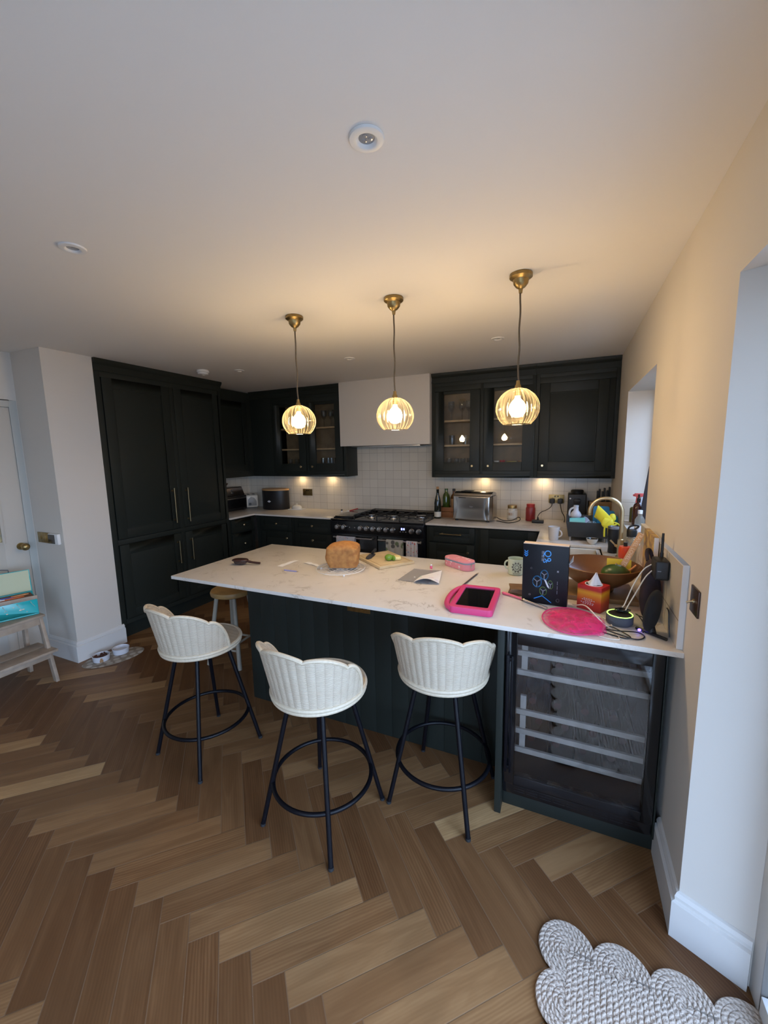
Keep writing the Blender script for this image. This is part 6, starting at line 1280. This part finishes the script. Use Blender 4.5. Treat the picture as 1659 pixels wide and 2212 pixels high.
for i, (c, lab, y, L_, a) in enumerate((((.55, .12, .03), 'orange red crayon', .10, .14, .05), ((.06, .09, .42), 'blue marker pen', .06, .12, -.25), ((.45, .03, .05), 'dark red marker pen', -.06, .13, .4), ((.60, .58, .56), 'white chalk marker', .0, .13, -.1), ((.20, .05, .22), 'purple felt pen', -.02, .10, 1.1), ((.62, .26, .10), 'orange fat crayon', .15, .10, .15))):
    t = thing('felt_pen', lab+' lying in the open turquoise craft case', 'pen', MC @ Vector((.055-.018*(i % 3), y, .140+.004*(i % 2))), PI/2+a+CRZ, 'pens in the craft case'); b = B(); b.cyl((-L_/2, 0, 0), (L_/2*.7, 0, 0), .0075, n=12); mm = mat('pen_%d' % i, c, rough=.4); b.build('barrel', mm, t); b = B(); b.cyl((L_/2*.7, 0, 0), (L_/2, 0, .0), .006, .004, n=12); b.build('cap', mm, t)
t = thing('pencil_tray', 'brown divider tray full of craft bits inside the turquoise case', 'tray', MC @ Vector((0, 0, .0095)), CRZ); b = B(); b.box(-.086, .084, -.22, .22, .0, .121); b.build('tray', mat('brown_card', (.16, .07, .04), rough=.8), t, bevel=.003)
# pet bowls on an oval mat
M_MAT = bpy.data.materials.new('patterned_grey_mat'); M_MAT.use_nodes = True; nt_ = M_MAT.node_tree; p_ = nt_.nodes['Principled BSDF']; co_ = nt_.nodes.new('ShaderNodeTexCoord'); vo_ = nt_.nodes.new('ShaderNodeTexVoronoi'); vo_.inputs['Scale'].default_value = 17; vo_.inputs['Randomness'].default_value = .35; r_ = nt_.nodes.new('ShaderNodeValToRGB')
nt_.links.new(co_.outputs['Object'], vo_.inputs['Vector']); nt_.links.new(vo_.outputs['Distance'], r_.inputs['Fac']); nt_.links.new(r_.outputs['Color'], p_.inputs['Base Color']); r_.color_ramp.elements[0].position = .34; r_.color_ramp.elements[0].color = (.46, .41, .35, 1); r_.color_ramp.elements[1].position = .44; r_.color_ramp.elements[1].color = (.27, .225, .18, 1); p_.inputs['Roughness'].default_value = .8
t = thing('feeding_mat', 'oval beige patterned mat on the floor by the column skirting', 'mat', (-3.752, .322, .0005), math.radians(68)); b = B(); b.lathe([(0, 0), (.215, 0), (.218, .002), (.215, .004), (0, .004)], n=64, T=Matrix.Diagonal((1, .61, 1, 1))); b.build('mat', M_MAT, t)
M_PETB = mat('white_glazed_ceramic', (.66, .66, .70), rough=.2, coat=.3)
def pet_bowl(label, x, y, fill, m):
    t = thing('pet_bowl', label, 'pet bowl', (x, y, .0052), math.radians(60)); b = B(); b.lathe([(0, 0), (.056, 0), (.063, .045), (.059, .046), (.052, .008), (0, .008)], n=36); b.build('bowl', M_PETB, t)
    b = B(); b.lathe([(0, fill), (.0535+fill*.05, fill)], n=32, cap=False); 
    if m is not M_KIB: b.build('water', m, t)
    else:
        b = B(); rr = random.Random(9)
        for q in range(70):
            a = rr.uniform(0, 2*PI); r = .050*rr.random()**.5; b.sphere((r*math.cos(a), r*math.sin(a), .030+.010*rr.random()), .006, 6, 5)
        o = b.build('kibble', m, t); o['kind'] = 'stuff'
    return t
M_KIB = mat('brown_kibble', (.085, .030, .018), rough=.8); M_WATER = mat('still_water', (.52, .53, .56), rough=.03, spec=.7)
t = pet_bowl('white pet bowl filled with brown kibble on the oval mat', -3.80, .250, .034, M_KIB)
b = B(); b.prism([(-.012, .004), (.012, .004), (.012, .020), (.007, .025), (.007, .036), (-.007, .036), (-.007, .025), (-.012, .020)], .0615, .0645, fr=lambda u, v, d: (u, -d, v)); b.build('bone_motif', M_KRAFT, t)
pet_bowl('white pet bowl of water beside the kibble bowl on the oval mat', -3.775, .395, .022, M_WATER)
# scalloped jute rug
def jute():
    m, t_, p = newmat('braided_jute'); N = t_.nodes.new; L = t_.links.new; uv = N('ShaderNodeUVMap'); uv.uv_map = 'uv'
    w1_ = N('ShaderNodeTexWave'); w1_.wave_type = 'BANDS'; w1_.bands_direction = 'DIAGONAL'; w1_.inputs['Scale'].default_value = 40; w1_.inputs['Distortion'].default_value = 4; w1_.inputs['Detail'].default_value = 2; L(uv.outputs['UV'], w1_.inputs['Vector'])
    n = N('ShaderNodeTexNoise'); n.inputs['Scale'].default_value = 150; n.inputs['Detail'].default_value = 3; L(uv.outputs['UV'], n.inputs['Vector']); ad = N('ShaderNodeMath'); ad.operation = 'MULTIPLY_ADD'; ad.inputs[1].default_value = .38; L(w1_.outputs['Fac'], ad.inputs[0]); L(n.outputs['Fac'], ad.inputs[2])
    r = N('ShaderNodeValToRGB'); L(ad.outputs[0], r.inputs['Fac']); r.color_ramp.elements[0].position = .38; r.color_ramp.elements[0].color = (.28, .215, .165, 1); r.color_ramp.elements[1].position = .80; r.color_ramp.elements[1].color = (.53, .435, .355, 1); L(r.outputs[0], p.inputs['Base Color']); p.inputs['Roughness'].default_value = .9
    b_ = N('ShaderNodeBump'); b_.inputs['Strength'].default_value = .8; b_.inputs['Distance'].default_value = .006; L(ad.outputs[0], b_.inputs['Height']); L(b_.outputs[0], p.inputs['Normal']); return m
M_JUTE = jute()
t = thing('door_mat', 'scalloped braided jute door mat on the floor by the patio door', 'rug', (-.118, -.895, .0008), math.radians(-2)); b = B(); uvl = []
def braid(path, r, closed=False):
    """one plaited rope: a flattened tube with beads along it"""
    n = 8; pts = [Vector(q) for q in path]
    for _ in range(1): pts = chaikin(pts, closed)
    k0 = len(b.v); b.tube(pts, r, n=n, closed=closed); ln = 0; m = len(pts)
    for i in range(m):
        if i: ln += (pts[i]-pts[i-1]).length
        for q in range(n):
            v = b.v[k0+i*n+q]; uvl.append((ln+.37*k0 % 3, q/n*.05)); v.z = max(0.0, .009+(v.z-.009)*.6)
def lobe(cx, cy, r):
    for k in range(int(r/.0155)+1):
        rr_ = r-.0155*k
        if rr_ > .004: braid([(cx+rr_*math.cos(2*PI*i/28), cy+rr_*math.sin(2*PI*i/28), .009) for i in range(28)], .0086, True)
WX, WY = .235, .50
for x0_, y0_ in [(-WX+.0+i*.157, WY) for i in range(4)]+[(-WX+i*.157, -WY) for i in range(4)]: lobe(x0_, y0_, .078)
for s in (-1, 1):
    for i in range(1, 7): lobe(s*WX, -WY+i*.1429, .074)
for k in range(30):
    x = -WX+.008+k*.0157
    if x < WX: braid([(x+.002*math.sin(i*1.7+k), -WY+.02+(2*WY-.04)*i/40, .0115) for i in range(41)], .0088)
def backing(k0): uvl.extend((v.x*1.3+v.y*.7, v.y*.9-v.x*.4) for v in b.v[k0:])
for x0_, y0_, r_ in [(-WX+i*.157, s*WY, .074) for i in range(4) for s in (-1, 1)]+[(s*WX, -WY+i*.1429, .070) for i in range(1, 7) for s in (-1, 1)]: k0 = len(b.v); b.lathe([(0, .0105), (r_-.006, .0100), (r_, .004)], (x0_, y0_, 0), 28, cap=False); backing(k0)
k0 = len(b.v); b.box(-WX, WX, -WY, WY, .001, .0098); backing(k0)
o = b.build('braiding', M_JUTE, t, weld=False, recalc=False); o.data.uv_layers.new(name='uv'); ul = o.data.uv_layers['uv']
for p in o.data.polygons:
    for li in p.loop_indices: ul.data[li].uv = uvl[o.data.loops[li].vertex_index]
